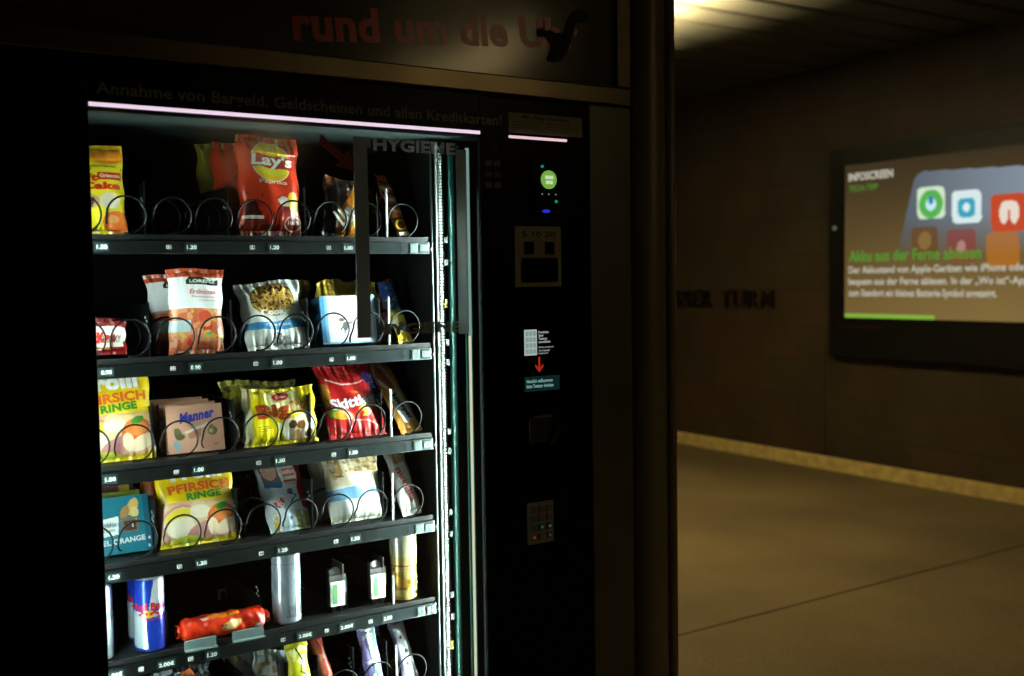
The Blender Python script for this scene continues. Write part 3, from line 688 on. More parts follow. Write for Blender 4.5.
# ------------------------------------------------------------------ goods in the machine
Z1, Z2, Z3, Z4, Z5, Z6 = [z + .0205 for z in rows]
def item(o, label, cat, group=None): return tag(o, label, cat, group)

# row 1 ------------------------------------------------
art = [('r', 0, .80, 1, 1, '#e9b21c'), ('e', .78, .86, .25, .08, '#ef8f1c'), ('e', .3, .9, .2, .05, '#f2d84a'), ('n', 380, 2.6, '#6b4a12', (0, .62, 1, .8)),
       ('t', 'Mini Fruchtriegel', .12, .73, .88, .77, '#5a4a20', {}), ('t', 'Soft', .16, .585, .60, .67, '#c8321e', dict(bold=.05)), ('t', 'Cake', .36, .49, .93, .575, '#c8321e', dict(bold=.05)),
       ('r', .60, .60, .97, .69, '#cf3a22'), ('t', 'Griesson', .63, .622, .94, .668, '#f6efe0', {}), ('e', .76, .37, .16, .09, '#e8dcc0'), ('e', .45, .36, .16, .08, '#c9a27a'), ('p', [(.2, .44), (.55, .40), (.5, .30), (.18, .34)], '#5a3a22'),
       ('e', .86, .14, .22, .12, '#e0702a'), ('e', .80, .17, .08, .045, '#f2a96a'), ('e', .25, .13, .16, .06, '#c8d040'), ('n', 300, 3.0, '#4a4a1a', (.1, .2, .6, .3))]
b = make_bag('biscuit_bag', .115, .156, .03, '#e9d824', art, back='#c9c9a0', seal=.05, seed=3, wr=.7); put(b, .378, .034, Z1, 9, -1)
item(b, 'yellow orange soft biscuit bag at the left end of the top shelf', 'biscuit bag')

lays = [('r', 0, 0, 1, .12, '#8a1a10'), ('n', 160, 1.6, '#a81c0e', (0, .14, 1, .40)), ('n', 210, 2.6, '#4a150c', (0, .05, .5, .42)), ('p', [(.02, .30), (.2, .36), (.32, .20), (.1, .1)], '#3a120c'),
        ('rot', .50, .735, .0385, .0385, 0, '#f2ead0'), ('rot', .50, .735, .037, .037, 0, '#efc21c'), ('rot', .50, .66, .030, .012, 0, '#e8dc3a'),
        ('p', [(.13, .80), (.3, .815), (.5, .79), (.7, .80), (.86, .79), (.88, .66), (.65, .67), (.5, .655), (.3, .68), (.12, .67)], '#c81a14'),
        ('t', "Lay's", .165, .655, .86, .81, '#fbf8f0', dict(bold=.035, shear=.12)), ('t', 'Paprika', .27, .50, .73, .55, '#f3d9c4', dict(bold=.02)),
        ('p', [(.55, .36), (.66, .40), (.92, .34), (.9, .30), (.62, .30)], '#efe8da'), ('rot', .86, .33, .012, .022, 20, '#e5b81c'), ('rot', .84, .13, .018, .014, 0, '#f0e6da'), ('rot', .84, .13, .016, .012, 0, '#8a2a1c'),
        ('t', '100%', .74, .12, .94, .155, '#f3e6d8', {}), ('r', .02, .17, .35, .20, '#e9e2d4'), ('p', [(.05, .16), (.3, .16), (.3, .07), (.05, .07)], '#9c3a24')]
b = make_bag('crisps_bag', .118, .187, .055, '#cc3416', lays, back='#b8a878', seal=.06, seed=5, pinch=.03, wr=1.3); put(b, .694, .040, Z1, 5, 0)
item(b, 'red paprika crisps bag with round yellow logo, front of its lane on the top shelf', 'crisps bag')
b = make_bag('crisps_bag', .118, .187, .055, '#c63215', [('n', 90, 1.6, '#a82412'), ('r', 0, .2, .12, .45, '#d8b040')], back='#b8a878', seal=.06, seed=11, pinch=.05, wr=1.6); put(b, .676, .135, Z1, 8, -14)
item(b, 'red crisps bag standing behind the logo bag on the top shelf', 'crisps bag')
b = make_bag('crisps_bag', .122, .195, .05, '#cfcb44', [('n', 90, 1.5, '#b8b63c'), ('r', .55, 0, .62, 1, '#b9b758')], back='#8a8a50', seal=.05, seed=14, pinch=.05, wr=1.8, m='matte_foil'); put(b, .676, .225, Z1, 3, -6)
item(b, 'olive green crisps bag at the back of the top shelf', 'crisps bag')

art = [('p', [(.0, .0), (.45, .0), (1, .85), (1, 1), (.8, 1)], '#b86a1a'), ('p', [(.45, 0), (.85, 0), (1, .30), (1, .62), (.9, .55)], '#e08a1e'), ('p', [(.62, .10), (.95, .28), (.90, .36), (.58, .2)], '#f0b23a'), ('n', 240, 2.2, '#e8b03a', (.5, .2, 1, .8)),
       ('r', 0, 0, .35, .75, '#17120f'), ('t', 'Lion', .28, .20, .72, .55, '#f4f0ea', dict(bold=.06, rot=48)), ('p', [(0, .72), (.4, .98), (.5, 1), (0, 1)], '#7a3a12')]
b = make_bag('chocolate_bar_pack', .088, .118, .034, '#2a1710', art, back='#3a2418', seal=.06, seed=21, wr=1.0); put(b, .836, .045, Z1, 8, 2, 8)
item(b, 'dark brown and orange chocolate pack behind the grey glass strip, top shelf', 'chocolate pack')
art2 = [('n', 200, 1.0, '#d88a1c'), ('n', 260, 2.4, '#6a2c10'), ('r', .1, .3, .9, .6, '#e3c22e')]
b = make_bag('chocolate_bar', .05, .105, .02, '#c98a22', art2, back='#b88a40', seal=.08, seed=22, wr=1.3); put(b, .884, .105, Z1+.006, -4, 8, 30)
item(b, 'yellow orange chocolate bar leaning towards the divider on the top shelf', 'chocolate bar')
art = [('r', 0, 0, 1, .30, '#2a1a14'), ('rot', .5, .19, .014, .012, 0, '#d8a428'), ('rot', .5, .19, .009, .008, 0, '#3c2410'), ('r', .2, .02, .95, .09, '#f1ece2')]
for k in range(6): art.append(('p', [(.05, .40+k*.09), (.95, .36+k*.09), (.95, .41+k*.09), (.05, .45+k*.09)], '#5a2410' if k % 2 else '#e8d2b8'))
art.append(('e', .5, .93, .35, .03, '#c86a2a'))
b = make_bag('chocolate_bar', .031, .152, .014, '#d8682a', art, back='#a85a30', seal=.05, seed=23, wr=.8, pinch=.02); put(b, .967, .03, Z1, 30, 6, -3)
item(b, 'slim orange and brown striped chocolate bar in the narrow top-shelf lane', 'chocolate bar')

# row 2 ------------------------------------------------
art = [('rot', .62, .5, .055, .021, 8, '#f4efe8'), ('t', 'KitKat', .40, .34, .84, .68, '#d8301c', dict(bold=.06, shear=.1, rot=4)), ('r', .60, .24, .95, .80, '#eceae2'), ('t', 'CHUNKY', .63, .36, .92, .58, '#6a4a40', {}), ('r', .2, .16, .8, .24, '#c98a3a')]
def kit(dy, dz, seed):
    b = make_bag('chocolate_bar', .128, .058, .022, '#8f1418', art, back='#7a1014', seal=.10, seed=seed, wr=.7, pinch=.02); return put(b, .364, .038+dy, Z2+.006+dz, 6, 0)
item(kit(0, 0, 31), 'low red chocolate bar pack with white oval logo, left end of second shelf', 'chocolate bar')
item(kit(.035, .004, 32), 'red chocolate bar pack tucked behind the one with the white oval logo', 'chocolate bar')

def lz(seed):
    a = [('r', 0, .90, 1, 1, '#c8502e'), ('p', [(.30, .86), (.36, .895), (.6, .90), (.72, .86), (.9, .875), (.9, .80), (.6, .81), (.3, .815)], '#1c2a20'), ('t', 'LORENZ', .36, .83, .84, .87, '#e9ecd8', dict(bold=.03)), ('t', 'Erdnüsse', .34, .70, .84, .755, '#c8484a', dict(shear=.2)),
         ('t', 'Pomsticks', .38, .655, .8, .68, '#b98880', {}), ('t', 'gesalzen', .5, .615, .84, .635, '#b98880', {}), ('r', 0, 0, 1, .53, '#d9714a'), ('n', 230, .9, '#e8a27a', (0, 0, 1, .53)), ('n', 200, 2.2, '#e6c83a', (.1, .0, 1, .53)), ('n', 190, 2.6, '#5aa07a', (.6, .05, 1, .5), 3), ('n', 210, 2.4, '#cf2f24', (.3, .1, 1, .5), 1),
         ('r', 0, .26, .36, .40, '#c9e2e6'), ('e', .62, .44, .13, .07, '#cf4a30')]
    return a
b = make_bag('snack_bag', .102, .152, .034, '#eef1f4', lz(0), back='#d8dcdc', seal=.045, seed=33, wr=.9, pinch=.07, skew=.02); put(b, .549, .040, Z2, 3, 0)
item(b, 'white snack bag with orange top seal and black name patch, second shelf', 'snack bag')
b = make_bag('snack_bag', .098, .146, .034, '#e6eaee', lz(1), back='#d8dcdc', seal=.045, seed=34, wr=1.1, pinch=.07); put(b, .541, .105, Z2-.000, 8, -6, -5)
item(b, 'white snack bag half hidden behind its twin on the second shelf', 'snack bag')

ck = [('e', .51, .70, .37, .255, '#a97a30'), ('n', 500, -.6, '#dfb257', (0, 0, 1, 1), 0, (.51, .70, .36, .245)), ('n', 600, 1.1, '#4a2a12', (0, 0, 1, 1), 2, (.51, .70, .36, .245)),
      ('t', 'Cookie', .26, .455, .76, .55, '#f4f0e4', dict(bold=.05)), ('p', [(.0, .38), (.4, .36), (1, .41), (1, .29), (.5, .24), (0, .29)], '#3d8fc4'), ('t', 'Chocolate', .3, .30, .7, .34, '#e4f0f4', {}), ('t', '*', .40, .10, .54, .22, '#50606c', dict(bold=.02)), ('t', 'XXL', .55, .12, .68, .17, '#50606c', {})]
b = make_bag('biscuit_bag', .128, .140, .034, '#e6eae2', ck, back='#c8ccc4', seal=.06, seed=41, wr=1.5); put(b, .706, .044, Z2, 26, 2)
item(b, 'white biscuit bag showing a chocolate chip cookie above a blue band', 'biscuit bag')

bx = [('r', 0, 0, .07, 1, '#3f93c8'), ('r', .07, 0, .12, 1, '#7db9dd'), ('r', 0, 0, 1, .04, '#9cc9e2'), ('r', .94, 0, 1, 1, '#9bd0e8'), ('line', [(.45, .55), (.62, .75), (.85, .80)], .0015, '#b9cfd6'), ('p', [(.2, .40), (.42, .46), (.66, .40), (.6, .33), (.36, .36)], '#dcc2ae'), ('e', .42, .36, .05, .09, '#4a545c'),
      ('line', [(.34, .30), (.42, .42), (.40, .22)], .003, '#46525c'), ('line', [(.42, .4), (.56, .45)], .003, '#56626c'), ('e', .36, .5, .05, .04, '#7a5a4a'), ('t', 'Balisto', .35, .62, .72, .72, '#dde7ea', {})]
b = make_carton('snack_carton', .118, .095, .05, '#e9f2f8', bx, side='#3f86b4'); put(b, .857, .078, Z2, 10, 0)
item(b, 'light blue and white snack carton behind the grey glass strip, second shelf', 'snack carton')
wr = [('n', 260, 1.2, '#c8a22a'), ('n', 300, 2.4, '#3a2030'), ('r', 0, .72, 1, 1, '#d9b83a')]
for k, (x, y, cl) in enumerate(((.850, .15, '#5a4820'), (.880, .20, '#6a4a1c'), (.905, .165, '#4a2a30'), (.925, .125, '#7a5a20'), (.83, .25, '#4a4020'))):
    b = make_bag('chocolate_bar', .046, .128, .022, cl, wr, back='#6a5a30', seal=.07, seed=50+k, wr=1.7); put(b, x, y, Z2, 3*k-6, rnd.uniform(-12, 12), rnd.uniform(-5, 5))
    item(b, 'brown and yellow wrapped chocolate bar crumpled behind the light blue carton', 'chocolate bar', 'wrapped bars behind the blue and white carton')
art = [('r', 0, .42, 1, 1, '#3c66b8'), ('n', 380, 1.6, '#b9cbe6', (0, .45, 1, .95)), ('p', [(0, .55), (.45, .5), (.3, .25), (0, .3)], '#f0e2b8'), ('r', 0, .0, .9, .10, '#d9b52a'), ('rot', .55, .25, .009, .011, 0, '#2c3440'), ('t', 'G', .36, .20, .74, .30, '#e8eef0', dict(bold=.05)), ('p', [(.0, .36), (1, .5), (1, .6), (0, .46)], '#f2d23a')]
b = make_bag('chocolate_bar', .034, .143, .016, '#e6be2e', art, back='#c8a838', seal=.05, seed=60, wr=.8, pinch=.02); put(b, .968, .034, Z2, 31, 6, -2)
item(b, 'slim blue and yellow chocolate bar in the narrow second-shelf lane', 'chocolate bar')
b = make_bag('chocolate_bar', .034, .13, .016, '#6a2c34', [('n', 200, 1, '#c8a0a4'), ('r', 0, .85, 1, 1, '#8a4a50')], back='#5a3034', seal=.08, seed=61, wr=1.5, pinch=.02); put(b, .957, .085, Z2, 12, -10)
item(b, 'purplish red chocolate bar crumpled behind the slim blue and yellow one', 'chocolate bar')

# row 3 ------------------------------------------------
def ring(v, fruit):
    a = [('p', [(0, .52), (1, .50), (1, .10), (.75, .04), (0, .06)], '#d9a98c'), ('p', [(0, .50), (.4, .47), (1, .5), (1, .42), (.5, .40), (0, .44)], '#e3bf8c'), ('rot', .26, .27, .036, .032, 10, '#c98a8a'), ('rot', .26, .27, .032, .027, 10, '#eccfa8'), ('rot', .25, .33, .028, .016, 10, '#e8cf3a'), ('rot', .27, .21, .028, .018, 0, '#f4ead2'),
         ('rot', .52, .33, .02, .03, 20, '#e2c89a'), ('rot', .50, .38, .02, .012, 0, '#efe2c8'), ('rot', .52, .16, .03, .014, 20, '#c98a86'),
         ('rot', .79, .28, .029, .027, 0, '#d8662a'), ('rot', .77, .33, .02, .012, 10, '#e88a48'), ('rot', .79, .425, .012, .006, 20, '#3c8a2c'), ('rot', .68, .36, .007, .008, 0, '#e87a34'), ('rot', .84, .18, .026, .012, 25, '#f2dab8'), ('rot', .66, .19, .010, .016, 10, '#f4dfc0'),
         ('r', 0, 0, 1, .06, '#e8cf22'), ('rot', .33, .06, .03, .008, 0, '#c9cf3a')]
    for k, (s, u0, u1) in enumerate((('t', .205, .30), ('r', .31, .40), ('o', .41, .53), ('l', .545, .61), ('l', .625, .69), ('i', .70, .76))): pass
    a += [('t', 'Trolli', .10, .765, .84, .95, '#f4f6f8', dict(bold=.055, rot=2)), ('t', 'PFIRSICH', .12, .625, .93, .735, '#e0642a', dict(bold=.045, rot=3)), ('t', 'RINGE', .34, .53, .80, .62, '#2f8a34', dict(bold=.045, rot=4))]
    return a
b = make_bag('sweets_bag', .140, .160, .034, '#f2cf12', ring(0, 0), back='#d0b030', seal=.035, seed=71, wr=.8, pinch=.03); put(b, .404, .046, Z3, 13, 2)
item(b, 'yellow peach ring sweets bag at the left end of the third shelf', 'sweets bag')

mn = [('t', 'Manner', .22, .66, .86, .88, '#2a3fb0', dict(bold=.045, shear=.25, rot=7)), ('p', [(.3, .44), (.72, .60), (.74, .54), (.34, .38)], '#e9ddcc'), ('p', [(.36, .40), (.6, .50), (.58, .32), (.38, .28)], '#b9795c'), ('rot', .19, .40, .007, .012, 20, '#6a6a3c'), ('rot', .22, .34, .009, .005, 0, '#5a5a30'), ('rot', .80, .42, .009, .008, 0, '#5a6a34'), ('rot', .79, .45, .006, .009, 0, '#6f7f44'), ('rot', .77, .42, .004, .004, 0, '#d8a888'),
      ('rot', .16, .15, .006, .010, 20, '#8fb4c4'), ('n', 300, 3.2, '#b8745c', (.2, .02, 1, .25))]
for k in range(4):
    b = make_carton('wafer_pack', .103, .086, .020, '#dba489', mn, side='#b88468'); put(b, .548-.004*k, .062+.026*k, Z3+.002*k, 12, 1)
    item(b, ('salmon pink wafer pack with blue script, front of the third-shelf stack', 'salmon pink wafer pack directly behind the front one, only its top edge showing', 'third salmon pink wafer pack back from the glass', 'hindmost salmon pink wafer pack of the third-shelf stack')[k], 'wafer pack', 'pink wafer packs on the third shelf')

bg = [('r', 0, 0, .10, 1, '#d8cf9a'), ('r', .86, 0, 1, 1, '#e6c81c'), ('r', .28, .6, .75, .95, '#f0ea9a'), ('rot', .50, .86, .018, .008, 6, '#c83020'), ('t', 'Choco', .43, .83, .58, .885, '#f6e8d8', {}), ('t', 'Big', .16, .42, .60, .74, '#a8441c', dict(bold=.05, rot=6)), ('t', 'Choc', .60, .56, .88, .80, '#c07a34', dict(bold=.03, rot=14)),
      ('p', [(.52, .42), (.86, .54), (.97, .4), (.9, .08), (.58, .06)], '#ece2c4'), ('rot', .63, .34, .008, .008, 0, '#6a4a24'), ('rot', .76, .32, .011, .008, 0, '#9a5a2a'), ('rot', .86, .17, .010, .007, 30, '#8a5026'), ('rot', .70, .15, .007, .010, 0, '#c08a4a'), ('rot', .84, .40, .008, .008, 0, '#d8b23a'), ('p', [(.42, .40), (.5, .38), (.62, .08), (.55, .06)], '#f0ecd6'),
      ('line', [(.17, .33), (.34, .35)], .001, '#7a6a1a'), ('line', [(.17, .29), (.36, .31)], .001, '#7a6a1a'), ('line', [(.18, .25), (.33, .27)], .001, '#7a6a1a')]
b = make_bag('biscuit_bag', .146, .108, .030, '#f0dc14', bg, back='#cdb83a', seal=.055, seed=81, wr=1.5, pinch=.02); put(b, .708, .050, Z3, 9, 0)
item(b, 'bright yellow chocolate biscuit bag with brown lettering on the third shelf', 'biscuit bag')
b = make_bag('biscuit_bag', .146, .122, .036, '#b0a838', [('n', 150, 1.2, '#7c6c30'), ('r', 0, .9, 1, 1, '#c9c86a')], back='#9a904a', seal=.06, seed=82, wr=2.2, pinch=.0); put(b, .700, .125, Z3, 22, -4)
item(b, 'crumpled yellow olive biscuit bag behind the bright yellow one', 'biscuit bag')

sk = [('r', 0, .80, 1, 1, '#a8141a'), ('line', [(.12, .78), (.35, .70), (.7, .72), (.92, .80)], .003, '#ddd6d0'), ('t', 'Fruits', .40, .86, .60, .92, '#d86a3a', {}), ('p', [(.0, .74), (.14, .70), (.12, .44), (0, .40)], '#b87a2a'), ('n', 240, 1.2, '#d8b040', (0, .42, .14, .78)), ('p', [(.86, .74), (1, .76), (1, .34), (.9, .40)], '#4a62b0'), ('n', 230, 1.4, '#c9d0da', (.86, .4, 1, .76)), ('rot', .86, .78, .012, .014, 30, '#5a4a9a'),
      ('rot', .14, .32, .014, .010, 0, '#5a9a34'), ('rot', .24, .29, .018, .009, -10, '#d8a82a'), ('rot', .38, .28, .014, .008, 0, '#e06a2a'), ('rot', .68, .33, .016, .012, 10, '#e8b82a'), ('rot', .56, .3, .012, .007, 0, '#cf3a1c'), ('t', 'Fruit', .40, .57, .62, .60, '#c87828', {}), ('t', 'Skittles', .08, .385, .89, .53, '#f6f2f2', dict(bold=.04, rot=5)), ('line', [(.45, .22), (.7, .2), (.95, .08)], .002, '#e8a8a0')]
b = make_bag('sweets_bag', .130, .157, .022, '#c01c1e', sk, back='#a02020', seal=.055, seed=91, wr=1.2, pinch=.08, n=4); put(b, .864, .044, Z3, 27, 2)
item(b, 'glossy red sweets bag with white lettering and rainbow sweets, third shelf', 'sweets bag')

du = [('p', [(0, .62), (.0, .86), (.45, .98), (.75, .60), (.8, .42), (.4, .46)], '#e8cdb8'), ('p', [(.05, .70), (.2, .86), (.45, .82), (.6, .55), (.35, .52)], '#c8624a'), ('n', 260, 2.2, '#e8c24a', (.5, .55, 1, 1)), ('n', 260, 2.4, '#b87a28', (.0, .85, 1, 1)), ('p', [(.12, .46), (.7, .50), (.86, .14), (.28, .12)], '#f4f0ea'), ('t', 'Knoppers', .10, .27, .90, .345, '#2c2a30', dict(bold=.06, rot=-76)), ('r', 0, 0, .9, .10, '#e89a3a')]
du[5] = ('t', 'knusper', -.12, .26, 1.12, .35, '#2c2a34', dict(bold=.06, rot=-74))
b = make_bag('wafer_bar', .052, .190, .018, '#eba23c', du, back='#c88a40', seal=.045, seed=95, wr=.7, pinch=.02); put(b, .976, .032, Z3, 38, 8, -4)
item(b, 'long orange wafer bar with white name field in the narrow third-shelf lane', 'wafer bar')

# row 4 ------------------------------------------------
bl = [('r', .93, 0, 1, 1, '#0c5a70'), ('t', 'Ritter', .40, .48, .60, .56, '#5a7a88', {}), ('p', [(.36, .62), (.62, .66), (.60, .34), (.42, .32)], '#e9efee'), ('t', 'Lebku', .405, .50, .575, .58, '#7a98a0', {}), ('t', 'chen', .42, .40, .56, .47, '#7a98a0', {}), ('rot', .80, .80, .009, .016, -25, '#e0bf6a'), ('rot', .82, .70, .007, .010, 0, '#f0d890'), ('rot', .70, .72, .007, .012, -30, '#a8844a'), ('r', .645, .36, .86, .62, '#7a6a5a'), ('r', .68, .39, .83, .56, '#4a2c22'), ('n', 400, 2.4, '#c8c4b4', (.64, .34, .87, .64)),
      ('t', 'MANDEL ORANGE', .12, .17, .92, .265, '#e6eef0', dict(bold=.03, rot=2)), ('rot', .97, .22, .002, .003, 0, '#c8d8dc'), ('rot', .96, .08, .002, .003, 0, '#c8d8dc')]
b = make_carton('chocolate_carton', .140, .100, .016, '#12798f', bl, side='#0f6478'); put(b, .394, .060, Z4, 17, 1)
item(b, 'teal chocolate carton with white lettering, front of the stack on the fourth shelf', 'chocolate carton')
b = make_carton('chocolate_carton', .140, .103, .014, '#8a9a3a', [], side='#7f8f34'); put(b, .386, .084, Z4+.002, 16, 1)
item(b, 'olive green chocolate carton standing directly behind the teal one', 'chocolate carton')
b = make_carton('chocolate_carton', .140, .107, .014, '#7c4a54', [('r', .82, .85, .95, 1, '#c8b03a')], side='#6f4048'); put(b, .380, .108, Z4+.005, 14, 1)
item(b, 'dusky pink chocolate carton at the rear of the teal carton stack', 'chocolate carton')

b = make_bag('sweets_bag', .143, .152, .036, '#f2cf12', ring(0, 0), back='#d0b030', seal=.035, seed=101, wr=.9, pinch=.03); put(b, .548, .048, Z4, 16, 0)
item(b, 'yellow peach ring sweets bag, front of its lane on the fourth shelf', 'sweets bag')
tb = [('n', 110, .6, '#e07a1c'), ('rot', .12, .62, .016, .016, 0, '#b85a1c'), ('rot', .12, .74, .008, .005, 0, '#3c7a2c'), ('r', 0, .9, 1, 1, '#e89a1c')]
b = make_bag('sweets_bag', .140, .150, .030, '#e8981a', tb, back='#c89030', seal=.035, seed=102, wr=1.3, pinch=.03); put(b, .532, .110, Z4+.006, 14, -4)
item(b, 'orange sweets bag peeping out behind the yellow bag on the fourth shelf', 'sweets bag')

kd = [('p', [(.05, .99), (.42, .99), (.48, .64), (.1, .60)], '#6a5248'), ('rot', .26, .84, .015, .020, 0, '#c89a84'), ('rot', .24, .95, .017, .008, 0, '#4a3428'), ('p', [(.08, .70), (.5, .66), (.45, .58), (.14, .60)], '#2e5c8c'), ('p', [(.45, .98), (.78, .95), (.88, .60), (.55, .60)], '#b8b4a8')]
for k in range(4): kd.append(('r', .52+k*.01, .65+k*.085, .80+k*.006, .685+k*.085, '#a83438'))
kd += [('p', [(.78, 1), (1, 1), (1, .22), (.80, .28), (.76, .55), (.86, .75)], '#a81e2c'), ('rot', .6, .52, .006, .006, 0, '#4a4a50'), ('rot', .30, .38, .011, .010, 30, '#c83a34'), ('t', 'duo', .20, .34, .42, .43, '#f2eeea', dict(rot=-50)), ('p', [(.10, .22), (.2, .26), (.22, .02), (.12, .02)], '#e0b82a'), ('p', [(.6, .26), (1, .2), (1, .0), (.62, .0)], '#9aa868'), ('n', 300, 2.2, '#cfd8e0', (.1, .0, .8, .6)), ('rot', .50, .16, .003, .004, 0, '#2c3444'), ('line', [(.55, .36), (.72, .46)], .003, '#4a4a52')]
b = make_bag('snack_bag', .094, .146, .026, '#b9c9d2', kd, back='#a8b0b4', seal=.04, seed=111, wr=.7, pinch=.02); put(b, .724, .048, Z4, 32, 4)
item(b, 'pale blue and red snack bag with a photo print, middle of the fourth shelf', 'snack bag')

lb = [('r', 0, .52, 1, 1, '#e6d9b8'), ('n', 260, .6, '#c9a56a', (.08, .62, .95, 1)), ('n', 300, 2.0, '#8a6a3c', (.08, .65, .95, .98), 2), ('rot', .55, .62, .022, .012, 5, '#f2ecdc'), ('p', [(0, .47), (.5, .50), (1, .53), (1, .37), (.5, .32), (0, .32)], '#7fb4dc'), ('p', [(.45, .50), (1, .53), (1, .46), (.6, .44)], '#a8cde6'), ('r', 0, .02, 1, .10, '#dfe2c8')]
b = make_bag('biscuit_bag', .120, .134, .034, '#eef0ea', lb, back='#8d9488', seal=.035, seed=121, wr=.8, pinch=.02); put(b, .860, .048, Z4, 17, 1)
item(b, 'white biscuit bag with nut print and light blue band on the fourth shelf', 'biscuit bag')
b = make_bag('biscuit_bag', .120, .136, .034, '#a8b09c', [('r', 0, .6, 1, 1, '#b8b498')], back='#8d9488', seal=.035, seed=122, wr=1.2, pinch=.02); put(b, .850, .105, Z4, 15, 0)
item(b, 'greyish white biscuit bag directly behind the nut print bag', 'biscuit bag')

bu = [('rot', .50, .90, .016, .019, 0, '#e0a868'), ('rot', .46, .93, .009, .010, 20, '#f2cf9c'), ('p', [(.2, .82), (.85, .82), (.8, .75), (.2, .75)], '#c8a27c'), ('t', 'nutella', -.30, .38, 1.3, .49, '#b83a2e', dict(bold=.05, rot=-78)), ('p', [(.85, .6), (1, .55), (1, .1), (.9, .1)], '#d8844a'), ('n', 300, 2.8, '#d9d2ca', (.1, 0, .9, .3))]
b = make_bag('snack_bar', .048, .146, .022, '#f4f2ee', bu, back='#c8c4bc', seal=.06, seed=131, wr=1.2, pinch=.06); put(b, .970, .028, Z4, 27, 5, -2)
item(b, 'white snack bar with a golden ball print in the narrow fourth-shelf lane', 'snack bar')

# row 5 ------------------------------------------------
rb = [('r', 0, 0, 1, .06, '#c3c9cc')]
for c in (.06, .56):   # two blue and two silver fields round the can
    rb += [('p', [(c-.13+.0, .60), (c+.12, .60), (c+.12, .95), (c-.13, .95)], '#2348c8'), ('p', [(c+.12, .94), (c+.37, .94), (c+.37, .52), (c+.12, .46)], '#c6ccd2')]
rb = [('r', .0, 0, 1, 1, '#1f3fb8'), ('p', [(.50, .56), (.72, .60), (.72, .95), (.56, .95)], '#c8ced2'), ('p', [(.28, .08), (.49, .06), (.47, .46), (.28, .50)], '#b4c8d0'), ('p', [(.0, .56), (.22, .60), (.22, .95), (.06, .95)], '#c8ced2'), ('p', [(.78, .06), (.98, .06), (.97, .46), (.78, .50)], '#c2c8cc'), ('p', [(.28, .56), (.50, .53), (.72, .56), (.72, .49), (.5, .46), (.28, .49)], '#b9bfc6'),
      ('rot', .5, .515, .010, .006, 0, '#e0b42a'), ('line', [(.40, .50), (.44, .53), (.48, .51)], .004, '#c8202c'), ('line', [(.60, .50), (.56, .53), (.52, .51)], .004, '#c8202c'), ('r', 0, 0, 1, .055, '#3450b8'), ('r', 0, .945, 1, 1, '#b8bec2'),
      ('t', 'Red Bull', .335, .56, .665, .655, '#d2283a', dict(bold=.05)), ('t', 'ENERGY DRINK', .47, .425, .66, .455, '#c83a4a', dict(bold=.02))]
can = make_can('drinks_can', .0265, .137, '#2348c8', rb, rot=R(-16)); put(can, .449, .034, Z5-.002)
item(can, 'blue and silver energy drink can, front of its lane on the fifth shelf', 'drinks can')
c2 = copy_tree(can); c2.location.y = .096; c2.location.x = .452; item(c2, 'blue and silver energy drink can second in the lane, mostly hidden by the front one', 'drinks can')
wc = [('r', .0, .0, 1, 1, '#c9d6de'), ('r', .5, .2, .8, .7, '#dfe8ec'), ('rot', .66, .62, .010, .018, 0, '#9fb4c2'), ('r', 0, 0, 1, .06, '#b9c2c6')]
can = make_can('drinks_can', .0265, .137, '#c9d6de', wc); put(can, .3605, .034, Z5-.002)
item(can, 'pale silver drinks can cut off by the left door frame, fifth shelf', 'drinks can')
sc = [('r', 0, .80, 1, .805, '#8a9298'), ('r', 0, .66, 1, .664, '#8a9298'), ('r', .52, .10, .62, .26, '#9aa6ae'), ('n', 900, 1.2, '#6f7a84', (.52, .17, .62, .26)), ('r', .50, .29, .62, .295, '#7f8a92'), ('t', 'ENERGY', .50, .11, .63, .14, '#7a858e', {}), ('rot', .42, .5, .012, .016, 30, '#9fb0bf'), ('r', 0, 0, 1, .04, '#9ca4a8')]
can = make_can('drinks_can', .0272, .145, '#b9c6d2', sc, rot=R(-20)); put(can, .702, .034, Z5-.002)
item(can, 'plain silver drinks can in the middle of the fifth shelf', 'drinks can')
gc = [('r', 0, 0, 1, 1, '#d9c27a'), ('r', 0, .60, 1, 1, '#dcd9b0'), ('rot', .40, .86, .017, .020, 0, '#b8c4d8'), ('rot', .40, .86, .0155, .018, 0, '#e8e6dc'), ('t', 'XX', .36, .85, .445, .90, '#b83a34', dict(bold=.06)), ('n', 170, .8, '#c89a3a', (0, .0, 1, .45)), ('n', 220, 2.0, '#8f6a28', (0, .05, 1, .5)), ('n', 180, 2.2, '#a8a86a', (0, .4, 1, .62), 2), ('r', 0, .47, 1, .485, '#a8502c'), ('r', 0, 0, 1, .03, '#a87a30')]
can = make_can('drinks_can', .0275, .152, '#d9c27a', gc, rot=R(-22)); put(can, .950, .034, Z5-.002)
item(can, 'cream and gold drinks can at the right end of the fifth shelf', 'drinks can')
# clear bottle-shaped pack beside the gold can
mb = MB(); pr_ = [(0, .001), (.004, .016), (.03, .018), (.07, .017), (.085, .010), (.10, .0085), (.118, .009), (.12, .001)]
n_ = 20; v = [(q*math.cos(2*math.pi*k/n_), q*math.sin(2*math.pi*k/n_), z) for z, q in pr_ for k in range(n_)]
mb.add(v, [(i*n_+k, i*n_+(k+1) % n_, (i+1)*n_+(k+1) % n_, (i+1)*n_+k) for i in range(len(pr_)-1) for k in range(n_)], smooth=True)
b = mb.build('plastic_bottle', clear('olive_clear', '#8a8a5c', 1.4, .15, .15)); put(b, .985, .125, Z5, 0, 0); item(b, 'small clear plastic bottle behind the gold can at the cavity wall', 'bottle')
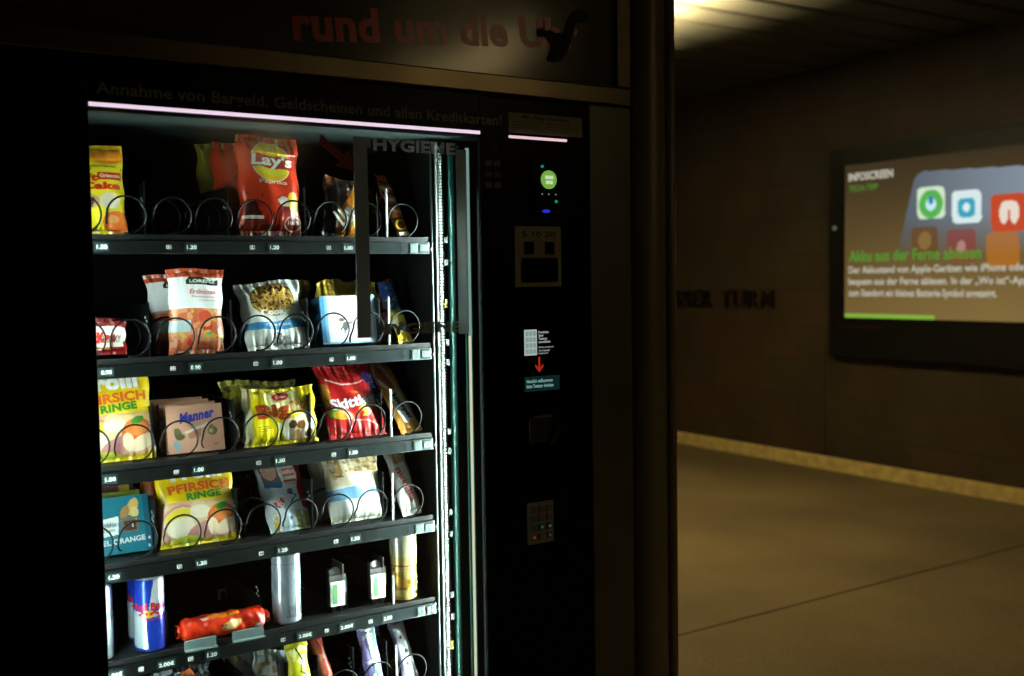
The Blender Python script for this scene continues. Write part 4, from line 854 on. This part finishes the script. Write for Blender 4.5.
# red roll of biscuits lying on two grey lips
def tube_pack(name, L, r, base, art, seed):
    def S2(u, v):   # v .3 = straight ahead of the viewer, growing upwards
        a = (v-.30)*2*np.pi; e = np.clip(np.minimum(u, 1-u)/.08, 0, 1)
        rr = r*(.62+.38*np.sqrt(np.clip(1-(1-e)**2, 0, 1)))*(1+.05*np.sin(u*21+seed+3*a)+.03*np.sin(u*57+a*2))
        return np.stack([(u-.5)*L, -rr*np.cos(a), rr*np.sin(a)*.86], 1)
    W, Hh = L, 2*math.pi*r
    root = empty(name)
    ex = text_on(lambda u, v: S2(u, v)*np.array([1, 1.03, 1.03]), W, Hh, art, .0008)
    me = grid_mesh('wrapper', S2, np.linspace(0, 1, 110), np.linspace(0, 1, 90), lambda cu, cv: paint(cu, cv, W, Hh, art, base), extra=ex)
    link('wrapper', me, root, [M['foil']])
    for s in (-1, 1):
        mb = MB(); q = 14; v = [(s*(L/2-.001), -.62*r*math.cos(2*math.pi*k/q), .62*r*.86*math.sin(2*math.pi*k/q)) for k in range(q)] + [(s*(L/2+.007+.002*(k % 2)), -.80*r*math.cos(2*math.pi*k/q), .5*r*math.sin(2*math.pi*k/q)) for k in range(q)] + [(s*(L/2+.002), 0, 0)]
        mb.add(v, [(k, (k+1) % q, q+(k+1) % q, q+k) for k in range(q)] + [(q+k, q+(k+1) % q, 2*q) for k in range(q)], base); mb.build('twisted_end', M['foil'], root)
    return root
ta = [('n', 120, 1.8, '#a81e0c'), ('rot', .58, .30, .019, .010, 20, '#d8a860'), ('rot', .575, .305, .015, .0075, 20, '#e8c488'), ('p', [(.22, .47), (.36, .50), (.38, .46), (.24, .42)], '#c9c4bc'), ('r', .86, .18, .93, .26, '#e6e2da'), ('t', 'TUC', .44, .24, .52, .32, '#5a1a10', dict(bold=.04)), ('rot', .5, .47, .03, .006, 0, '#c87a24')]
b = tube_pack('biscuit_roll', .150, .024, '#d0300e', ta, 2); put(b, .577, .030, Z5+.020, 6, -4, -1)
item(b, 'bright red orange biscuit roll lying on grey lips, fifth shelf', 'biscuit roll')

# row 6 ------------------------------------------------
b = make_bag('snack_bag', .11, .118, .034, '#1c2024', [('n', 170, 1.4, '#8fa3ac'), ('n', 210, 2.6, '#dfe8ea', (.2, .3, .9, 1)), ('n', 260, 3.0, '#5a88a8')], back='#40484c', seal=.06, seed=151, wr=2.0); put(b, .515, .075, Z6, 14, -5)  # pale blotches paint highlights into the dark film colour
item(b, 'dark snack bag with pale highlights below the red biscuit roll, bottom shelf', 'snack bag')
b = make_bag('chocolate_bar', .036, .135, .024, '#6a2410', [('r', 0, .84, 1, 1, '#b85020'), ('n', 200, 1.5, '#c8602a'), ('e', .5, .62, .5, .05, '#c86a30'), ('e', .5, .60, .46, .035, '#2a1610')], back='#5a3020', seal=.07, seed=152, wr=1.2); put(b, .590, .034, Z6, 24, 6, -34)
item(b, 'brown and orange chocolate bar lying aslant at the front of the bottom shelf', 'chocolate bar')
for k, (x, y, ro, tx) in enumerate(((.672, .050, 6, 'white and beige snack bag at the front of the bottom shelf beside the aslant bar'), (.655, .115, -6, 'pale snack bag behind the white and beige one on the bottom shelf'))):
    b = make_bag('snack_bag', .07, .115 + .006*k, .026, '#c3ccc8', [('n', 200, 1.2, '#a8946a', (.1, .3, .9, .8)), ('n', 260, 2.6, '#a85a3c', (.1, .2, .9, .6)), ('r', 0, .84, 1, 1, '#cfdcdc')], back='#a8aeaa', seal=.08, seed=155+k, wr=1.5); put(b, x, y, Z6, 18, 0, ro)
    item(b, tx, 'snack bag')
b = make_bag('chocolate_bar', .046, .142, .022, '#d8d21c', [('n', 160, 1.8, '#f0ee9a', (.1, .2, .9, .9)), ('p', [(.35, .64), (.75, .72), (.7, .5)], '#e9ecc8'), ('line', [(.40, .80), (.62, .64), (.45, .50), (.7, .44)], .003, '#3a3814'), ('t', 'Z', .3, .32, .7, .42, '#c83a1c', dict(bold=.06)), ('r', 0, .94, 1, 1, '#8a8a20')], back='#8c8a3a', seal=.06, seed=161, wr=.9, pinch=.04); put(b, .730, .034, Z6, 12, 8)
item(b, 'yellow chocolate bar standing upright on the bottom shelf beside the red brown bar', 'chocolate bar')
b = make_bag('chocolate_bar', .044, .138, .022, '#6a6a2c', [('n', 160, 1.8, '#8a8a3a')], back='#6c6a3a', seal=.06, seed=162, wr=1.2, pinch=.04); put(b, .722, .095, Z6, 10, 0)
item(b, 'dull olive chocolate bar behind the upright yellow one', 'chocolate bar')
b = make_bag('chocolate_bar', .032, .152, .022, '#b83220', [('r', 0, .86, 1, 1, '#b02a24'), ('n', 200, 1.7, '#c88a60', (.1, .3, .7, .84)), ('r', .1, .35, .4, .8, '#a8603c')], back='#9a3024', seal=.07, seed=163, wr=.8, pinch=.03); put(b, .790, .030, Z6, 26, 8, -4)
item(b, 'red brown chocolate bar leaning back in the bottom shelf', 'chocolate bar')
def milk(seed, tx, w_=.040, fr='#8d84c8', nm_='Haselnuss'):
    return make_bag('chocolate_bar', w_, .150, .022, fr, [('p', [(.3, .86), (.85, .86), (.9, .2), (.35, .2)], tx), ('r', .25, .86, .9, .90, '#4a9a4a'), ('t', nm_, -.45, .50, 1.55, .60, '#f2f2f4', dict(bold=.05, rot=-84)), ('n', 300, 2.4, '#dcd8ee', (0, .2, 1, .9)), ('r', 0, .93, 1, 1, '#6a62ac')], back='#7a74a8', seal=.06, seed=seed, wr=.8, pinch=.03)
b = milk(171, '#4c7a64'); put(b, .885, .032, Z6, 16, 6, -2)
item(b, 'lilac chocolate bar with green stripe, bottom shelf left of the white-edged divider', 'chocolate bar')
b = milk(172, '#5f6aa0', .044, '#6a62a8'); put(b, .893, .085, Z6, 10, 0, 6)
item(b, 'dark violet chocolate bar behind the lilac one with the green stripe', 'chocolate bar')
b = make_bag('chocolate_bar', .036, .140, .022, '#9a94cc', [('p', [(.15, .85), (.9, .85), (.9, .05), (.15, .05)], '#e9ecf0'), ('rot', .4, .66, .003, .004, 0, '#3a4a44'), ('rot', .5, .45, .004, .005, 0, '#3a5a4a'), ('rot', .4, .28, .003, .004, 0, '#4a5a5a'), ('n', 300, 2.8, '#b4bcd8')], back='#7a74a8', seal=.06, seed=173, wr=.8, pinch=.03); put(b, .962, .028, Z6, 24, 6, -3)
item(b, 'white and lilac chocolate bar at the right end of the bottom shelf', 'chocolate bar')
